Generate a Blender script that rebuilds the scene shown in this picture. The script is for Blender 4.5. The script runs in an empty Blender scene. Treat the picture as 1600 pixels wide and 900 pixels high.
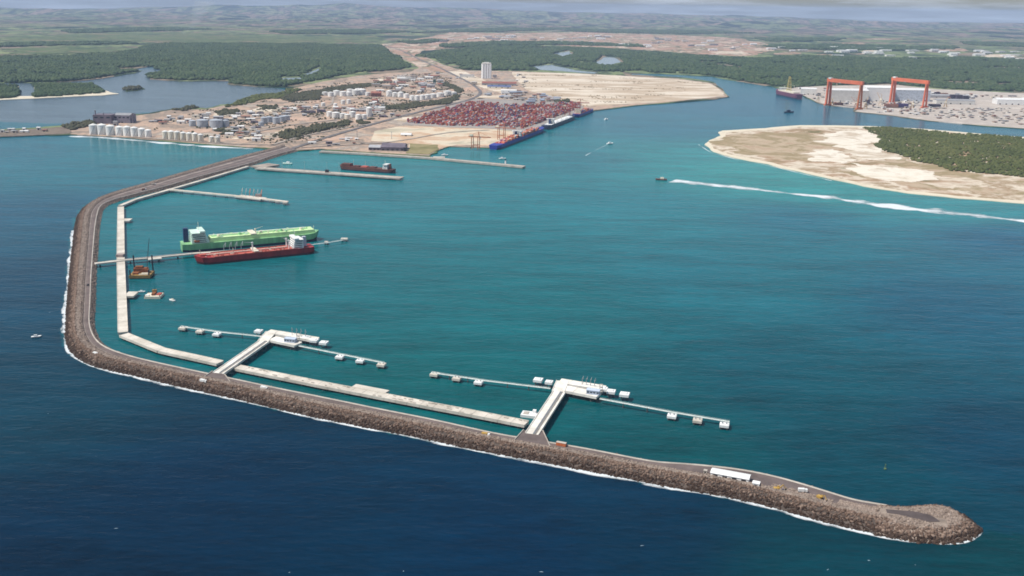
import bpy, math, random
import numpy as np
from mathutils import Vector, Matrix
from mathutils.geometry import tessellate_polygon

random.seed(7)
rng = np.random.default_rng(7)
SC = bpy.context.scene
COL = SC.collection

# ------------------------------------------------------------------ camera
CAM_H = 380.0
FPX = 1537.0                              # focal length in pixels of a 1600 x 900 frame
PITCH = math.radians(16.0)
ROLL = math.radians(0.86)
cam_data = bpy.data.cameras.new('camera')
cam_data.sensor_width = 36.0
cam_data.lens = 36.0 * FPX / 1600.0
cam_data.clip_start = 1.0
cam_data.clip_end = 200000.0
cam = bpy.data.objects.new('camera', cam_data)
COL.objects.link(cam)
CAM_M = Matrix.Rotation(math.pi / 2 - PITCH, 3, 'X') @ Matrix.Rotation(ROLL, 3, 'Z')
cam.matrix_world = Matrix.Translation((0, 0, CAM_H)) @ CAM_M.to_4x4()
SC.camera = cam

# ------------------------------------------------------------------ sky and sun
SUN_EL = math.radians(57)
SUN_AZ = math.radians(-107)                # measured from +Y towards +X
SUN_STRENGTH = 4.4
SKY_STRENGTH = 0.08
world = bpy.data.worlds.new('World')
SC.world = world
world.use_nodes = True
wn, wl = world.node_tree.nodes, world.node_tree.links
wn.clear()
w_out = wn.new('ShaderNodeOutputWorld')
w_bg = wn.new('ShaderNodeBackground')
w_sky = wn.new('ShaderNodeTexSky')
w_sky.sky_type = 'NISHITA'
w_sky.sun_disc = False
w_sky.sun_elevation = SUN_EL
w_sky.sun_rotation = SUN_AZ
w_sky.altitude = 300
w_sky.air_density = 1.0
w_sky.dust_density = 1.2
w_sky.ozone_density = 1.0
w_bg.inputs['Strength'].default_value = SKY_STRENGTH
# a broken layer of thin cloud, the same all round the sky
w_tc = wn.new('ShaderNodeTexCoord')
w_map = wn.new('ShaderNodeMapping')
w_map.inputs['Scale'].default_value = (4.0, 4.0, 60.0)
w_noise = wn.new('ShaderNodeTexNoise')
w_noise.inputs['Scale'].default_value = 2.2
w_noise.inputs['Detail'].default_value = 7
w_noise.inputs['Roughness'].default_value = 0.6
w_ramp = wn.new('ShaderNodeValToRGB')
w_ramp.color_ramp.elements[0].position = 0.42
w_ramp.color_ramp.elements[1].position = 0.72
w_mix = wn.new('ShaderNodeMixRGB')
w_mix.inputs['Color2'].default_value = (8.0, 8.8, 10.0, 1)
wl.new(w_tc.outputs['Generated'], w_map.inputs['Vector'])
wl.new(w_map.outputs['Vector'], w_noise.inputs['Vector'])
wl.new(w_noise.outputs['Fac'], w_ramp.inputs['Fac'])
w_f = wn.new('ShaderNodeMath'); w_f.operation = 'MULTIPLY'; w_f.inputs[1].default_value = 0.8
wl.new(w_ramp.outputs['Color'], w_f.inputs[0])
wl.new(w_f.outputs[0], w_mix.inputs['Fac'])
wl.new(w_sky.outputs['Color'], w_mix.inputs['Color1'])
wl.new(w_mix.outputs['Color'], w_bg.inputs['Color'])
wl.new(w_bg.outputs['Background'], w_out.inputs['Surface'])

sun_data = bpy.data.lights.new('sun', 'SUN')
sun_data.energy = SUN_STRENGTH
sun_data.angle = math.radians(0.53)
sun_data.color = (1.0, 0.955, 0.88)
sun = bpy.data.objects.new('sun', sun_data)
COL.objects.link(sun)
SUN_DIR = Vector((math.sin(SUN_AZ) * math.cos(SUN_EL), math.cos(SUN_AZ) * math.cos(SUN_EL), math.sin(SUN_EL)))
sun.rotation_euler = (-SUN_DIR).to_track_quat('-Z', 'Y').to_euler()
sun.location = SUN_DIR * 3000

vs = SC.view_settings
vs.view_transform = 'Standard'
vs.look = 'None'
vs.exposure = 0.1
vs.gamma = 1.0
vs.use_curve_mapping = False
SC.render.engine = 'CYCLES'
cy = SC.cycles
cy.use_denoising = True
cy.max_bounces = 6
cy.diffuse_bounces = 2
cy.glossy_bounces = 3
cy.transparent_max_bounces = 8
cy.volume_bounces = 1
cy.sample_clamp_indirect = 4.0
cy.filter_width = 1.7
cy.volume_step_rate = 4.0

HAZE_DENSITY = 2.6e-5

# ------------------------------------------------------------------ where a picture point lies in the place
CM = np.array(CAM_M)
def PN(pts, z=0.0):
    """photograph points (n,2) -> places on the level z, as (n,3)"""
    pts = np.asarray(pts, float)
    r = np.stack([(pts[:, 0] - 800) / FPX, -(pts[:, 1] - 450) / FPX, -np.ones(len(pts))], 1)
    d = r @ CM.T
    t = (z - CAM_H) / d[:, 2]
    return np.stack([d[:, 0] * t, d[:, 1] * t, np.full(len(pts), float(z))], 1)
def P(x, y, z=0.0):
    return Vector(PN([(x, y)], z)[0])
def mpp(x, y):
    """metres that one photograph pixel spans across the view at that ground place"""
    p = P(x, y)
    return math.sqrt(p.x ** 2 + p.y ** 2 + CAM_H ** 2) / FPX

# ------------------------------------------------------------------ materials
MATS = {}
def nn(nt, t, **kw):
    n = nt.nodes.new(t)
    for k, v in kw.items():
        if k in n.inputs: n.inputs[k].default_value = v
        else: setattr(n, k, v)
    return n
def mat(name, col, rough=0.8, vary=0.25, scale=0.15, metal=0.0, col2=None, bump=0.0, rnd=0.0, stretch=None, detail=4.0, spec=0.4):
    if name in MATS: return MATS[name]
    m = bpy.data.materials.new(name); m.use_nodes = True
    nt = m.node_tree; b = nt.nodes['Principled BSDF']
    b.inputs['Roughness'].default_value = rough
    b.inputs['Metallic'].default_value = metal
    b.inputs['Specular IOR Level'].default_value = spec
    g = nn(nt, 'ShaderNodeNewGeometry')
    mp = nn(nt, 'ShaderNodeMapping')
    if stretch: mp.inputs['Scale'].default_value = stretch
    nt.links.new(g.outputs['Position'], mp.inputs['Vector'])
    no = nn(nt, 'ShaderNodeTexNoise', Scale=scale, Detail=detail, Roughness=0.62)
    nt.links.new(mp.outputs['Vector'], no.inputs['Vector'])
    rp = nn(nt, 'ShaderNodeValToRGB')
    a = [max(0, c * (1 - vary)) for c in col]
    c2 = col2 or [min(1, c * (1 + vary)) for c in col]
    rp.color_ramp.elements[0].color = (*a, 1); rp.color_ramp.elements[0].position = 0.34
    rp.color_ramp.elements[1].color = (*c2, 1); rp.color_ramp.elements[1].position = 0.66
    nt.links.new(no.outputs['Fac'], rp.inputs['Fac'])
    out = rp.outputs['Color']
    if rnd:
        oi = nn(nt, 'ShaderNodeObjectInfo')
        hs = nn(nt, 'ShaderNodeHueSaturation')
        mr = nn(nt, 'ShaderNodeMapRange'); mr.inputs['To Min'].default_value = 1 - rnd; mr.inputs['To Max'].default_value = 1 + rnd
        nt.links.new(oi.outputs['Random'], mr.inputs['Value'])
        nt.links.new(mr.outputs['Result'], hs.inputs['Value'])
        nt.links.new(out, hs.inputs['Color']); out = hs.outputs['Color']
    nt.links.new(out, b.inputs['Base Color'])
    if bump:
        bp = nn(nt, 'ShaderNodeBump', Strength=0.6, Distance=bump)
        nt.links.new(no.outputs['Fac'], bp.inputs['Height'])
        nt.links.new(bp.outputs['Normal'], b.inputs['Normal'])
    MATS[name] = m
    return m

# ------------------------------------------------------------------ objects
def tag(o, label=None, cat=None, group=None, kind=None):
    if label: o['label'] = label
    if cat: o['category'] = cat
    if group: o['group'] = group
    if kind: o['kind'] = kind
    return o
def link(o, parent=None):
    COL.objects.link(o)
    if parent is not None: o.parent = parent
    return o
def thing(name, label, cat, loc=(0, 0, 0), rz=0.0, group=None):
    o = bpy.data.objects.new(name, None)
    o.empty_display_size = 5
    link(o); o.location = loc; o.rotation_euler = (0, 0, rz)
    return tag(o, label, cat, group)
def copy_tree(o, parent=None):
    c = o.copy(); link(c, parent)
    for ch in list(o.children): copy_tree(ch, c)
    return c
def mesh_np(name, verts, faces, mats, parent=None, smooth=False, loc=None):
    """verts (n,3); faces: (m,k) int array; mats: material or list"""
    verts = np.asarray(verts, np.float32); faces = np.asarray(faces, np.int32)
    me = bpy.data.meshes.new(name)
    me.vertices.add(len(verts)); me.vertices.foreach_set('co', verts.ravel())
    m, k = faces.shape
    me.loops.add(m * k); me.loops.foreach_set('vertex_index', faces.ravel())
    me.polygons.add(m)
    me.polygons.foreach_set('loop_start', np.arange(0, m * k, k, dtype=np.int32))
    me.polygons.foreach_set('loop_total', np.full(m, k, np.int32))
    if smooth: me.polygons.foreach_set('use_smooth', np.ones(m, bool))
    for mm in (mats if isinstance(mats, (list, tuple)) else [mats]): me.materials.append(mm)
    me.update(calc_edges=True)
    o = bpy.data.objects.new(name, me)
    if loc is not None: o.location = loc
    return link(o, parent)

class MB:
    """collects the faces of ONE part"""
    def __init__(s): s.v = []; s.f = []; s.mi = []
    def add(s, vs, fs, mi=0):
        n = len(s.v); s.v += [tuple(v) for v in vs]
        s.f += [tuple(i + n for i in f) for f in fs]; s.mi += [mi] * len(fs); return s
    def box(s, c, d, rz=0.0, mi=0, taper=1.0):
        cx, cy_, cz = c; hx, hy, hz = d[0] / 2, d[1] / 2, d[2] / 2
        ca, sa = math.cos(rz), math.sin(rz); vs = []
        for z, t in ((-hz, 1.0), (hz, taper)):
            for x, y in ((-hx, -hy), (hx, -hy), (hx, hy), (-hx, hy)):
                x *= t; y *= t
                vs.append((cx + x * ca - y * sa, cy_ + x * sa + y * ca, cz + z))
        return s.add(vs, [(3, 2, 1, 0), (4, 5, 6, 7), (0, 1, 5, 4), (1, 2, 6, 5), (2, 3, 7, 6), (3, 0, 4, 7)], mi)
    def cyl(s, c, r, h, n=10, r2=None, mi=0, cap=True):
        r2 = r if r2 is None else r2
        vs = [(c[0] + r * math.cos(2 * math.pi * i / n), c[1] + r * math.sin(2 * math.pi * i / n), c[2]) for i in range(n)]
        vs += [(c[0] + r2 * math.cos(2 * math.pi * i / n), c[1] + r2 * math.sin(2 * math.pi * i / n), c[2] + h) for i in range(n)]
        fs = [(i, (i + 1) % n, n + (i + 1) % n, n + i) for i in range(n)]
        if cap: fs += [tuple(range(n, 2 * n)), tuple(range(n - 1, -1, -1))]
        return s.add(vs, fs, mi)
    def bar(s, a, b, r, n=4, r2=None, mi=0):
        a, b = Vector(a), Vector(b); r2 = r if r2 is None else r2
        q = (b - a).to_track_quat('Z', 'Y'); vs = []
        for p, rr in ((a, r), (b, r2)):
            for i in range(n):
                t = 2 * math.pi * (i + 0.5) / n
                vs.append(p + q @ Vector((rr * math.cos(t), rr * math.sin(t), 0)))
        fs = [(i, (i + 1) % n, n + (i + 1) % n, n + i) for i in range(n)]
        return s.add(vs, fs + [tuple(range(n, 2 * n)), tuple(range(n - 1, -1, -1))], mi)
    def prism(s, poly, z0, z1, mi=0):
        n = len(poly)
        vs = [(p[0], p[1], z0) for p in poly] + [(p[0], p[1], z1) for p in poly]
        return s.add(vs, [(i, (i + 1) % n, n + (i + 1) % n, n + i) for i in range(n)] + [tuple(range(n, 2 * n)), tuple(range(n - 1, -1, -1))], mi)
    def gable(s, w, d, z, rise, over=0.4, mi=0):
        hx, hy = w / 2 + over, d / 2 + over
        vs = [(-hx, -hy, z), (hx, -hy, z), (hx, hy, z), (-hx, hy, z), (-hx, 0, z + rise), (hx, 0, z + rise)]
        return s.add(vs, [(0, 1, 5, 4), (2, 3, 4, 5), (0, 4, 3), (1, 2, 5), (3, 2, 1, 0)], mi)
    def build(s, name, mats, parent=None, smooth=False, loc=None, rz=None):
        me = bpy.data.meshes.new(name)
        me.from_pydata(s.v, [], s.f)
        for mm in (mats if isinstance(mats, (list, tuple)) else [mats]): me.materials.append(mm)
        if isinstance(mats, (list, tuple)): me.polygons.foreach_set('material_index', s.mi)
        if smooth: me.polygons.foreach_set('use_smooth', np.ones(len(me.polygons), bool))
        me.update()
        o = bpy.data.objects.new(name, me)
        if loc is not None: o.location = loc
        if rz is not None: o.rotation_euler = (0, 0, rz)
        return link(o, parent)
ORD = ['first', 'second', 'third', 'fourth', 'fifth', 'sixth', 'seventh', 'eighth', 'ninth', 'tenth', 'eleventh', 'twelfth',
       'thirteenth', 'fourteenth', 'fifteenth', 'sixteenth', 'seventeenth', 'eighteenth', 'nineteenth', 'twentieth']

# ------------------------------------------------------------------ polylines and polygons
def resample(pts, step):
    pts = np.asarray(pts, float)
    seg = np.linalg.norm(np.diff(pts[:, :2], axis=0), axis=1)
    s = np.concatenate([[0], np.cumsum(seg)])
    n = max(2, int(s[-1] / step) + 1)
    t = np.linspace(0, s[-1], n)
    return np.stack([np.interp(t, s, pts[:, k]) for k in range(pts.shape[1])], 1), t
def smooth_line(p, k=5, it=2):
    p = p.copy()
    for _ in range(it):
        q = np.pad(p, ((k // 2, k // 2), (0, 0)), mode='edge')
        r = sum(q[i:i + len(p)] for i in range(k)) / k
        r[0], r[-1] = p[0], p[-1]; p = r
    return p
def inside(px, py, poly):
    poly = np.asarray(poly)[:, :2]; c = np.zeros(px.shape, bool); n = len(poly); j = n - 1
    for i in range(n):
        xi, yi = poly[i]; xj, yj = poly[j]
        hit = ((yi > py) != (yj > py)) & (px < (xj - xi) * (py - yi) / ((yj - yi) if yj != yi else 1e-9) + xi)
        c ^= hit; j = i
    return c
def ragged(pts, rel=0.004, rounds=3, seed=0, cap=0.10):
    """break up the sides of a closed outline so that shores and clearings are uneven"""
    r = np.random.default_rng(seed); p = np.asarray(pts, float)[:, :2]
    for k in range(rounds):
        q = np.roll(p, -1, 0); mid = (p + q) / 2; d = q - p
        L = np.linalg.norm(d, axis=1, keepdims=True) + 1e-9
        nrm = np.stack([-d[:, 1], d[:, 0]], 1) / L
        amp = np.minimum(L * cap, rel * np.linalg.norm(mid, axis=1, keepdims=True) / (k + 1))
        mid = mid + nrm * amp * r.normal(size=(len(p), 1))
        p = np.stack([p, mid], 1).reshape(-1, 2)
    return p
def sheet(name, world_poly, z, m, skirt=3.0, parent=None, kind='structure', label=None):
    poly = np.asarray(world_poly)[:, :2]
    if np.sum(poly[:, 0] * np.roll(poly[:, 1], -1) - np.roll(poly[:, 0], -1) * poly[:, 1]) < 0: poly = poly[::-1]
    n = len(poly)
    tri = tessellate_polygon([[Vector((p[0], p[1], 0)) for p in poly]])
    v = [(p[0], p[1], z) for p in poly] + [(p[0], p[1], z - skirt) for p in poly]
    f = []
    for t in tri:
        a, b, c = (poly[i] for i in t)
        ar = (b[0] - a[0]) * (c[1] - a[1]) - (b[1] - a[1]) * (c[0] - a[0])
        f.append(tuple(t) if ar > 0 else tuple(t[::-1]))
    f += [(i, n + i, n + (i + 1) % n, (i + 1) % n) for i in range(n)]
    me = bpy.data.meshes.new(name); me.from_pydata(v, [], f); me.materials.append(m); me.update()
    o = link(bpy.data.objects.new(name, me), parent)
    if kind: o['kind'] = kind
    if label: o['label'] = label
    return o
def px_sheet(name, pxpoly, z, m, rel=0.004, rounds=3, seed=0, cap=0.10, **kw):
    return sheet(name, ragged(PN(pxpoly, z), rel, rounds, seed, cap), z, m, **kw)
ORD2 = [f'{t}-{o}' for t in ('twenty', 'thirty', 'forty', 'fifty') for o in ORD[:9]]

# ================================================================== THE SETTING
OUTER_PX = [(440, 229.5), (410, 238), (370, 248), (320, 262), (270, 276), (220, 291), (180, 302), (150, 312), (130, 323), (119, 338), (115, 360),
            (110, 400), (106, 440), (103, 480), (101, 510), (100.5, 530), (104, 545), (113, 557), (142, 574), (185, 583), (222, 591), (272, 604), (335, 617),
            (400, 632), (470, 649), (570, 669), (640, 682), (740, 704), (835, 721), (885, 731), (965, 746), (1040, 762), (1100, 771), (1150, 780),
            (1237, 802), (1300, 822), (1375, 837), (1432, 849), (1475, 853), (1503, 851), (1522, 845), (1533, 836), (1533, 829)]
INNER_PX = [(464, 237), (430, 246), (400, 257), (385, 261), (310, 281), (267, 294), (200, 311), (172, 319), (161, 327), (157, 345), (155, 362), (152, 407),
            (150, 437), (149, 475), (147, 512), (157, 536), (172, 548), (210, 561), (260, 573), (322, 586), (357, 593), (420, 607), (520, 627),
            (620, 648), (690, 661), (740, 674), (790, 685), (870, 697), (900, 701), (950, 711), (1000, 722), (1037, 730), (1062, 727), (1087, 724), (1120, 724),
            (1135, 728), (1150, 733), (1200, 746), (1250, 750), (1275, 758), (1300, 775), (1325, 786), (1375, 792), (1412, 797), (1432, 791), (1455, 789), (1487, 793),
            (1512, 808), (1526, 820), (1531, 826)]
OUTER = smooth_line(resample(PN(OUTER_PX), 6.0)[0][:, :2], 7, 2)
INNER = smooth_line(resample(PN(INNER_PX), 6.0)[0][:, :2], 5, 2)

# ---------------------------------------------------------------- water
def water_material():
    m = bpy.data.materials.new('sea_water'); m.use_nodes = True
    nt = m.node_tree; b = nt.nodes['Principled BSDF']; L = nt.links.new
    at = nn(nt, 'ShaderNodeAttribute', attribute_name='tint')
    g = nn(nt, 'ShaderNodeNewGeometry')
    # ripple and swell reflections painted into the tint as streaks, broad to fine
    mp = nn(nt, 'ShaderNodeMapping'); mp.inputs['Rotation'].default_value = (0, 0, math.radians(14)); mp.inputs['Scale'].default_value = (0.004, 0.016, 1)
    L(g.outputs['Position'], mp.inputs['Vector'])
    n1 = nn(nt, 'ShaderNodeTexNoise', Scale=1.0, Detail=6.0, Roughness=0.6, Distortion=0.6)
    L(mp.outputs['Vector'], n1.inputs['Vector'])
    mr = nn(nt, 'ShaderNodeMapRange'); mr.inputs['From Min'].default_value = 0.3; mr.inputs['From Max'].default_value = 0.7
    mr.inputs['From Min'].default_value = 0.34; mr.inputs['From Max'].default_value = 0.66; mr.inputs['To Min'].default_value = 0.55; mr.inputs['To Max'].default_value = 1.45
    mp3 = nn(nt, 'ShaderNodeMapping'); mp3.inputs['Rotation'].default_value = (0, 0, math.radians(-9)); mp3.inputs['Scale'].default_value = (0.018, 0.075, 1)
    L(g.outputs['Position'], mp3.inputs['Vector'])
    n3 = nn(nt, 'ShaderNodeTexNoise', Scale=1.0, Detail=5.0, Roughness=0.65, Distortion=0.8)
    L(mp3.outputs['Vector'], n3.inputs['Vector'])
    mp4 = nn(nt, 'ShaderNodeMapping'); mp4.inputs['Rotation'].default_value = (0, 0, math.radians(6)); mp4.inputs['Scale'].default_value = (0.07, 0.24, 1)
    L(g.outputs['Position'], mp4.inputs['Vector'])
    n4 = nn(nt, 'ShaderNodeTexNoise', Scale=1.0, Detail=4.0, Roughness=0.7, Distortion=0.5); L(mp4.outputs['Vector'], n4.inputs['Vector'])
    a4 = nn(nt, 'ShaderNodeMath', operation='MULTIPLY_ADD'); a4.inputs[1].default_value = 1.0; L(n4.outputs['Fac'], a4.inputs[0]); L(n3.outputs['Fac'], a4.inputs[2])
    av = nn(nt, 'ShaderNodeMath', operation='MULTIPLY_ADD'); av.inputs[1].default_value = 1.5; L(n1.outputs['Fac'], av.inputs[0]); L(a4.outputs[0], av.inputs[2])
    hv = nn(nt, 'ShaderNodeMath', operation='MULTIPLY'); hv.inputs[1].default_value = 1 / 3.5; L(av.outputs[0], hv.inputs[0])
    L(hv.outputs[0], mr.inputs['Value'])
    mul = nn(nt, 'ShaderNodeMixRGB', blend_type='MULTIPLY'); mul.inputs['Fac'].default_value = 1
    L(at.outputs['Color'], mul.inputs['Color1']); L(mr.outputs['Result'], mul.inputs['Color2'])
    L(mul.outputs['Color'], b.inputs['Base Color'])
    b.inputs['IOR'].default_value = 1.333
    b.inputs['Roughness'].default_value = 0.16
    b.inputs['Specular IOR Level'].default_value = 0.10
    # wind waves: long swell, chop, ripples
    hs = None
    for (sx, sy, rot, w) in ((0.022, 0.06, 10, 1.0), (0.08, 0.20, 24, 0.55), (0.30, 0.60, 5, 0.16)):
        m2 = nn(nt, 'ShaderNodeMapping'); m2.inputs['Rotation'].default_value = (0, 0, math.radians(rot)); m2.inputs['Scale'].default_value = (sx, sy, 0.05)
        L(g.outputs['Position'], m2.inputs['Vector'])
        n2 = nn(nt, 'ShaderNodeTexNoise', Scale=1.0, Detail=2.0, Roughness=0.5)
        L(m2.outputs['Vector'], n2.inputs['Vector'])
        k = nn(nt, 'ShaderNodeMath', operation='MULTIPLY'); k.inputs[1].default_value = w
        L(n2.outputs['Fac'], k.inputs[0])
        if hs is None: hs = k
        else:
            ad = nn(nt, 'ShaderNodeMath', operation='ADD'); L(hs.outputs[0], ad.inputs[0]); L(k.outputs[0], ad.inputs[1]); hs = ad
    bp = nn(nt, 'ShaderNodeBump', Strength=1.0, Distance=1.0)
    L(hs.outputs[0], bp.inputs['Height']); L(bp.outputs['Normal'], b.inputs['Normal'])
    return m

# the colour of the water itself: deep clear sea outside, greener silty harbour, pale shallows, grey lagoon
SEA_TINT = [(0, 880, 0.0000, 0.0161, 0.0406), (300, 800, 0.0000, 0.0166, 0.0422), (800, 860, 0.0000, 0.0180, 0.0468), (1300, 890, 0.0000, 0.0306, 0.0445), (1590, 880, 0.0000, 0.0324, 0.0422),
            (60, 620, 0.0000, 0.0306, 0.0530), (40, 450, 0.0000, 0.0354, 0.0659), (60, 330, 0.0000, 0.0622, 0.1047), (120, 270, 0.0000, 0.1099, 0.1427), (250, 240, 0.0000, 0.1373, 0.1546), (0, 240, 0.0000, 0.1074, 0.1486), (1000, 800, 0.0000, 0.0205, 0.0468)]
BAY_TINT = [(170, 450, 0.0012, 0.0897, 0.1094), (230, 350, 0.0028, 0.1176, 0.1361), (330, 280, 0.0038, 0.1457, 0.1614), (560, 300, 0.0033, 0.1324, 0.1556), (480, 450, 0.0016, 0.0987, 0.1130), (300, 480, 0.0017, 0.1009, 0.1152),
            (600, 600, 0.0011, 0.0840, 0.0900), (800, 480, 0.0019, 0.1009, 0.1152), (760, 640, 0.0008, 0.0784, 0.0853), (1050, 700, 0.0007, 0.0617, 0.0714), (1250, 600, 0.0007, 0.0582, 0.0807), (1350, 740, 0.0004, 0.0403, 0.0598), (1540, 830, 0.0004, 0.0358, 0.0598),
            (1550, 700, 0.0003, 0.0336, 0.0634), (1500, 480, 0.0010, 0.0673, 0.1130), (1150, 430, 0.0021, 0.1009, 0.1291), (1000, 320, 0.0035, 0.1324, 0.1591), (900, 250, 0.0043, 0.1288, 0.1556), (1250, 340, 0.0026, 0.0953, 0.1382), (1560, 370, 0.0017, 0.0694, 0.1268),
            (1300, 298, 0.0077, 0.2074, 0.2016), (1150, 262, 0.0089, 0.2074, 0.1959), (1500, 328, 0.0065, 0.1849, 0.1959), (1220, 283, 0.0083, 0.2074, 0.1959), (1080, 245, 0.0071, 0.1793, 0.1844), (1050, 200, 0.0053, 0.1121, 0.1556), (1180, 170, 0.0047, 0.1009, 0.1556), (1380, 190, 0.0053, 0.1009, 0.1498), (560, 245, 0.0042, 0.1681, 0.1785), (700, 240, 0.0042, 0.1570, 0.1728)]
LAGOON_TINT = (.085, .125, .155)
def project(xy):
    v = np.stack([xy[:, 0], xy[:, 1], np.full(len(xy), -CAM_H)], 1) @ CM
    dep = np.maximum(-v[:, 2], 1.0)
    return 800 + FPX * v[:, 0] / dep, 450 - FPX * v[:, 1] / dep
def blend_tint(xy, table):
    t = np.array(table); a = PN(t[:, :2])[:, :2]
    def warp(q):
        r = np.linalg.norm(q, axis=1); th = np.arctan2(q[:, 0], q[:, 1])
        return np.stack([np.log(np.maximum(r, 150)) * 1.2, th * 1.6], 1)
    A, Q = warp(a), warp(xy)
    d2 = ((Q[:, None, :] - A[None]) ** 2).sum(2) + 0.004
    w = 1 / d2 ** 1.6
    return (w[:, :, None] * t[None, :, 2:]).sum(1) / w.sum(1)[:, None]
ang = np.radians(np.concatenate([np.arange(-180, -34, 4), np.arange(-34, 34.01, 0.3), np.arange(38, 180, 4)]))
rad = np.concatenate([[1.0], np.exp(np.arange(math.log(330), math.log(5200), 0.0075)), np.exp(np.arange(math.log(5300), math.log(44000), 0.12))])
T, R = np.meshgrid(ang, rad, indexing='ij')
xy = np.stack([R.ravel() * np.sin(T.ravel()), R.ravel() * np.cos(T.ravel())], 1)
na, nr = len(ang), len(rad)
ii, jj = np.meshgrid(np.arange(na), np.arange(nr - 1), indexing='ij')
i2 = (ii + 1) % na
wf = np.stack([ii * nr + jj, i2 * nr + jj, i2 * nr + jj + 1, ii * nr + jj + 1], -1).reshape(-1, 4)[:, ::-1]
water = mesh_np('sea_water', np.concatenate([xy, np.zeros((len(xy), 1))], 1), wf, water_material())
tag(water, 'blue sea and green harbour water', kind='structure')
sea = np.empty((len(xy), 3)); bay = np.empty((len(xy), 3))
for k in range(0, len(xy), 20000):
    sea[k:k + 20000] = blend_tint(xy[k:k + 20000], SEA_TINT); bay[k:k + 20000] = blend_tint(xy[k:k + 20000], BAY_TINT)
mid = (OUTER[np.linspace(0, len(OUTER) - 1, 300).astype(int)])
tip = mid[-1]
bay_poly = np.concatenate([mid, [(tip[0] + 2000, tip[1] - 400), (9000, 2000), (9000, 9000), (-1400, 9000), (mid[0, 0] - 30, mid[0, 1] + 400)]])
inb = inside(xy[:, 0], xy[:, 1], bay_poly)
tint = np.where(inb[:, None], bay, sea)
lag = PN([(-500, 172), (0, 190), (110, 194), (215, 177), (330, 168), (450, 142), (360, 120), (250, 100), (180, 108), (-500, 118)])[:, :2]
tint[inside(xy[:, 0], xy[:, 1], lag)] = LAGOON_TINT
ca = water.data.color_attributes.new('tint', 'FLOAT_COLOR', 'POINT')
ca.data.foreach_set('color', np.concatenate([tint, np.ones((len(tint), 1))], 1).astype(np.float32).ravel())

# ---------------------------------------------------------------- the mainland
def land_material(name, cols, scale, stretch=(1, 1, 1), cell=0.0, rough=0.9, detail=6):
    m = bpy.data.materials.new(name); m.use_nodes = True
    nt = m.node_tree; b = nt.nodes['Principled BSDF']; L = nt.links.new
    b.inputs['Roughness'].default_value = rough; b.inputs['Specular IOR Level'].default_value = 0.10
    g = nn(nt, 'ShaderNodeNewGeometry'); mp = nn(nt, 'ShaderNodeMapping'); mp.inputs['Scale'].default_value = stretch
    L(g.outputs['Position'], mp.inputs['Vector'])
    n1 = nn(nt, 'ShaderNodeTexNoise', Scale=scale, Detail=float(detail), Roughness=0.65, Distortion=0.4)
    L(mp.outputs['Vector'], n1.inputs['Vector'])
    fac = n1.outputs['Fac']
    if cell:                                  # field parcels
        vo = nn(nt, 'ShaderNodeTexVoronoi', Scale=cell); vo.inputs['Randomness'].default_value = 0.9
        L(mp.outputs['Vector'], vo.inputs['Vector'])
        sp = nn(nt, 'ShaderNodeSeparateColor'); L(vo.outputs['Color'], sp.inputs['Color'])
        mx = nn(nt, 'ShaderNodeMath', operation='MULTIPLY_ADD'); mx.inputs[1].default_value = 0.34
        k = nn(nt, 'ShaderNodeMath', operation='SUBTRACT'); k.inputs[1].default_value = 0.17
        L(n1.outputs['Fac'], k.inputs[0]); L(sp.outputs['Red'], mx.inputs[0]); L(k.outputs[0], mx.inputs[2]); fac = mx.outputs[0]
    rp = nn(nt, 'ShaderNodeValToRGB'); e = rp.color_ramp.elements
    while len(e) < len(cols): e.new(0.5)
    for i, c in enumerate(cols):
        e[i].position = 0.28 + 0.44 * i / (len(cols) - 1); e[i].color = (*c, 1)
    L(fac, rp.inputs['Fac']); L(rp.outputs['Color'], b.inputs['Base Color'])
    MATS[name] = m
    return m
M_FARM = land_material('farmland', [(.02, .04, .024), (.035, .06, .032), (.20, .24, .11), (.045, .07, .038), (.28, .21, .15), (.035, .06, .032), (.25, .28, .13), (.03, .05, .03)], 0.0011, (1.2, 0.8, 1), 0.0020)
M_WOODFLOOR = land_material('forest_floor', [(.025, .045, .02), (.05, .075, .035), (.035, .06, .025)], 0.004)
M_PORT = land_material('port_earth', [(.12, .11, .07), (.36, .265, .20), (.23, .19, .155), (.50, .355, .26), (.28, .23, .19), (.46, .39, .32), (.15, .135, .09)], 0.012, (0.8, 0.5, 1))
M_SANDFLAT = land_material('sand_flat', [(.30, .215, .14), (.55, .45, .34), (.42, .32, .22), (.68, .60, .49), (.60, .50, .39), (.36, .26, .18)], 0.006, (0.35, 1.2, 1))
M_REDEARTH = land_material('red_earth', [(.05, .075, .035), (.42, .27, .19), (.62, .50, .40), (.09, .10, .05), (.46, .29, .21), (.30, .19, .14), (.66, .56, .47), (.06, .08, .04)], 0.0042, (1.0, 0.45, 1))
M_PINK = land_material('pink_earth', [(.36, .25, .18), (.54, .38, .29), (.44, .30, .22), (.60, .46, .36)], 0.012)
M_BEACH = land_material('beach_sand', [(.52, .45, .34), (.66, .59, .46), (.60, .52, .40)], 0.02)
M_DUNE = land_material('dune_scrub', [(.10, .11, .04), (.26, .20, .11), (.38, .26, .17), (.64, .56, .45), (.30, .21, .12), (.54, .45, .35), (.14, .14, .055)], 0.0085, (0.8, 0.9, 1))
M_YARD = land_material('yard_paving', [(.22, .20, .185), (.34, .31, .28), (.28, .25, .23), (.40, .36, .31)], 0.012)
M_GRASS = land_material('dry_grass', [(.10, .11, .05), (.20, .18, .08), (.30, .25, .13), (.16, .15, .07)], 0.012)
M_FIELD = land_material('cane_field', [(.045, .075, .035), (.12, .155, .065), (.07, .10, .045), (.17, .19, .09), (.06, .09, .04), (.20, .17, .10)], 0.003, (1, 1, 1), 0.004)

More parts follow.
